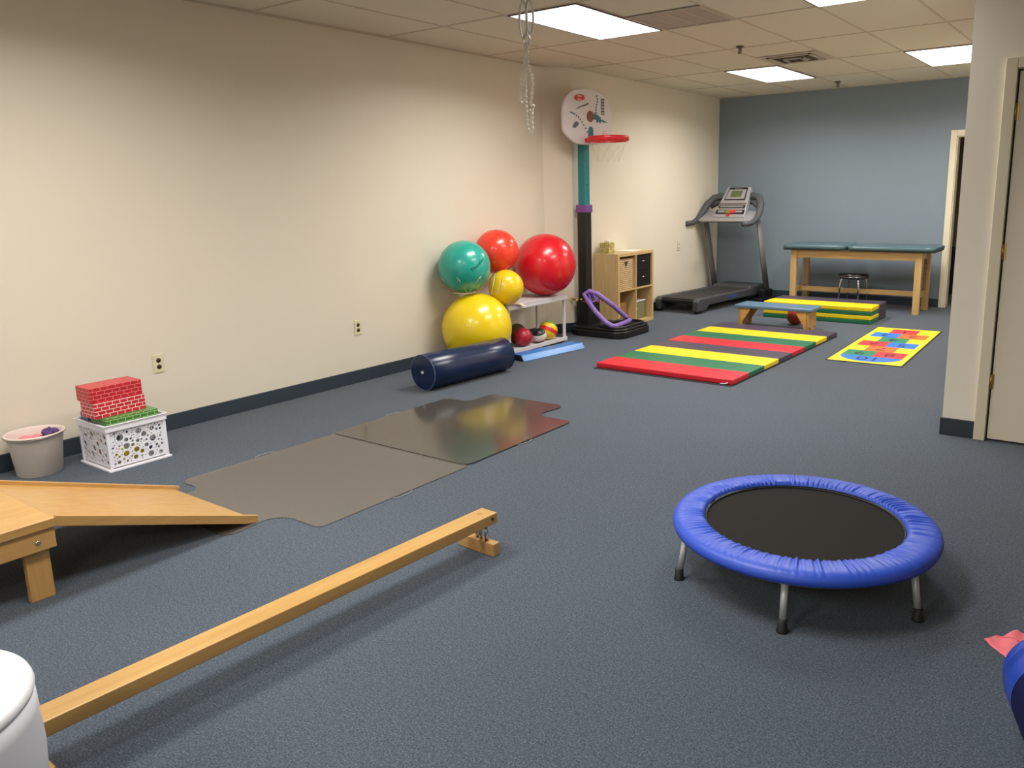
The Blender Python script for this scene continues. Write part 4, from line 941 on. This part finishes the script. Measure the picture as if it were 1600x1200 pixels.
B(w_ + 0.0, 0.03, 0.0, w_ + 0.006, 2.5, 0.012).build('edge_binding', MATS['black_velcro'], t)
MB().tube([(w_ - 0.10, -0.012, 0.010), (w_ - 0.06, -0.012, 0.014), (w_ - 0.035, -0.012, 0.024)], 0.004, 8).build('white_tag', WHITEP, t)
t = thing('folded_mat', 'folded yellow, green and purple mat stack before the treatment table', 'exercise mat', (-3.605, 9.085, 0), 0)
for k in range(4):
    z0 = 0.001 + 0.0475 * k; mm = VG if k % 2 == 0 else VY
    B(0, 0, z0, 1.245, 0.315, z0 + 0.0465).build('stripe_section', mm, t, bevel=0.008, seg=3)
    B(0, 0.3155, z0, 1.245, 0.63, z0 + 0.0465).build('stripe_section', VP if k % 2 else VP, t, bevel=0.008, seg=3)

# ------------------------------------------------------------------ bench
t = thing('low_bench', 'low wooden bench with blue-grey padded seat behind the striped mat', 'bench', (-3.62, 8.27, 0), 0)
BP = M('blue_grey_vinyl', (92, 122, 150), 0.3, var=0.04)
MB().prism(rrect(0.0, 0.0, 0.865, 0.33, 0.015), 0.212, 0.248).build('seat_pad', BP, t, bevel=0.012, seg=4)
ML = wood('bench_wood', (220, 168, 98), (200, 146, 76), axis=0)
for x0, x1, s_ in ((0.03, 0.055, 1), (0.80, 0.825, -1)):
    B(x0, 0.045, 0.0, x1, 0.285, 0.2115).build('leg_panel', MAPLEZ, t, bevel=0.002)
for y in (0.035, 0.285):
    for pl_ in ([(0.055, 0.0), (0.055, 0.2115), (0.165, 0.2115), (0.165, 0.185), (0.085, 0.06), (0.085, 0.0)], [(0.80, 0.0), (0.80, 0.2115), (0.69, 0.2115), (0.69, 0.185), (0.77, 0.06), (0.77, 0.0)]):
        n = len(pl_); y0, y1 = y, y + 0.018
        vs = [(p[0], y0, p[1]) for p in pl_] + [(p[0], y1, p[1]) for p in pl_]
        fs = [tuple(range(n)), tuple(reversed(range(n, 2 * n)))] + [(i, n + i, n + (i + 1) % n, (i + 1) % n) for i in range(n)]
        MB().add(vs, fs).build('corner_brace', ML, t, bevel=0.001)
for y in (0.08, 0.24): MB().cyl((0.8255, y, 0.03), (0.829, y, 0.03), 0.009, 12).build('bolt', M('dark_bolt', (50, 30, 20), 0.5), t)
o = bigball('basketball', (-3.075, 8.70, 0.097), 0.096, M('orange_brown_ball', (170, 62, 30), 0.45), 'orange-brown basketball on the floor under the low bench', 'ball', None, seams=False)
seams(o, 0.096, M('seam_ball_dark', (90, 30, 14), 0.5))

# ------------------------------------------------------------------ hopscotch mat
t = thing('hopscotch_mat', 'yellow hopscotch play mat with coloured numbered squares on the carpet', 'play mat', (-1.868, 7.01, 0), math.radians(1.9))
HW, HL = 0.322, 1.955
hy = M('hop_yellow', (238, 214, 36), 0.6); hr = M('hop_red', (216, 50, 56), 0.6); hb = M('hop_blue', (46, 116, 214), 0.6); hg = M('hop_green', (38, 130, 92), 0.6); ho = M('hop_orange', (232, 104, 40), 0.6); hk = M('hop_black', (40, 32, 12), 0.7); hn = M('hop_ink', (34, 30, 60), 0.6)
B(-HW, 0, 0.0005, HW, HL, 0.006).build('binding', hk, t, bevel=0.002)
field = B(-HW + 0.012, 0.012, 0.0055, HW - 0.012, HL - 0.012, 0.0068).build('field', hy, t)
s_ = 0.262; y0 = 0.30; hh = 0.218
cells = [(0, 1, ((-s_, hg, '9'), (0, hr, '8'))), (1, 1, ((-s_ / 2, ho, '7'),)), (2, 1, ((-s_, hr, '6'), (0, hb, '5'))), (3, 1, ((-s_ / 2, hg, '4'),)), (4, 1, ((-s_, hb, '3'), (0, ho, '2'))), (5, 1, ((-s_ / 2, hr, '1'),))]
for row, _, cs in cells:
    for x, mm, ch in cs:
        q = B(x, y0 + row * 0.262, 0.0068, x + s_, y0 + (row + 1) * 0.262, 0.0076).build('square', mm, t)
        text_mesh(ch, 0.20, 'number', hn, t, Matrix.Translation((x + s_ / 2, y0 + (row + 0.5) * 0.262, 0.0080)) @ Matrix.Rotation(PI, 4, 'Z'), ext=0.0003)
ar = [(-s_, y0), (s_, y0)][::-1]
arc = [(s_ * math.cos(-PI * k / 24), y0 + 0.235 * math.sin(-PI * k / 24)) for k in range(25)]
MB().prism(arc, 0.0068, 0.0076).build('end_arc', hb, t)
text_mesh('10', 0.21, 'number', hn, t, Matrix.Translation((0.0, y0 - 0.10, 0.0080)) @ Matrix.Rotation(PI, 4, 'Z'), ext=0.0003)
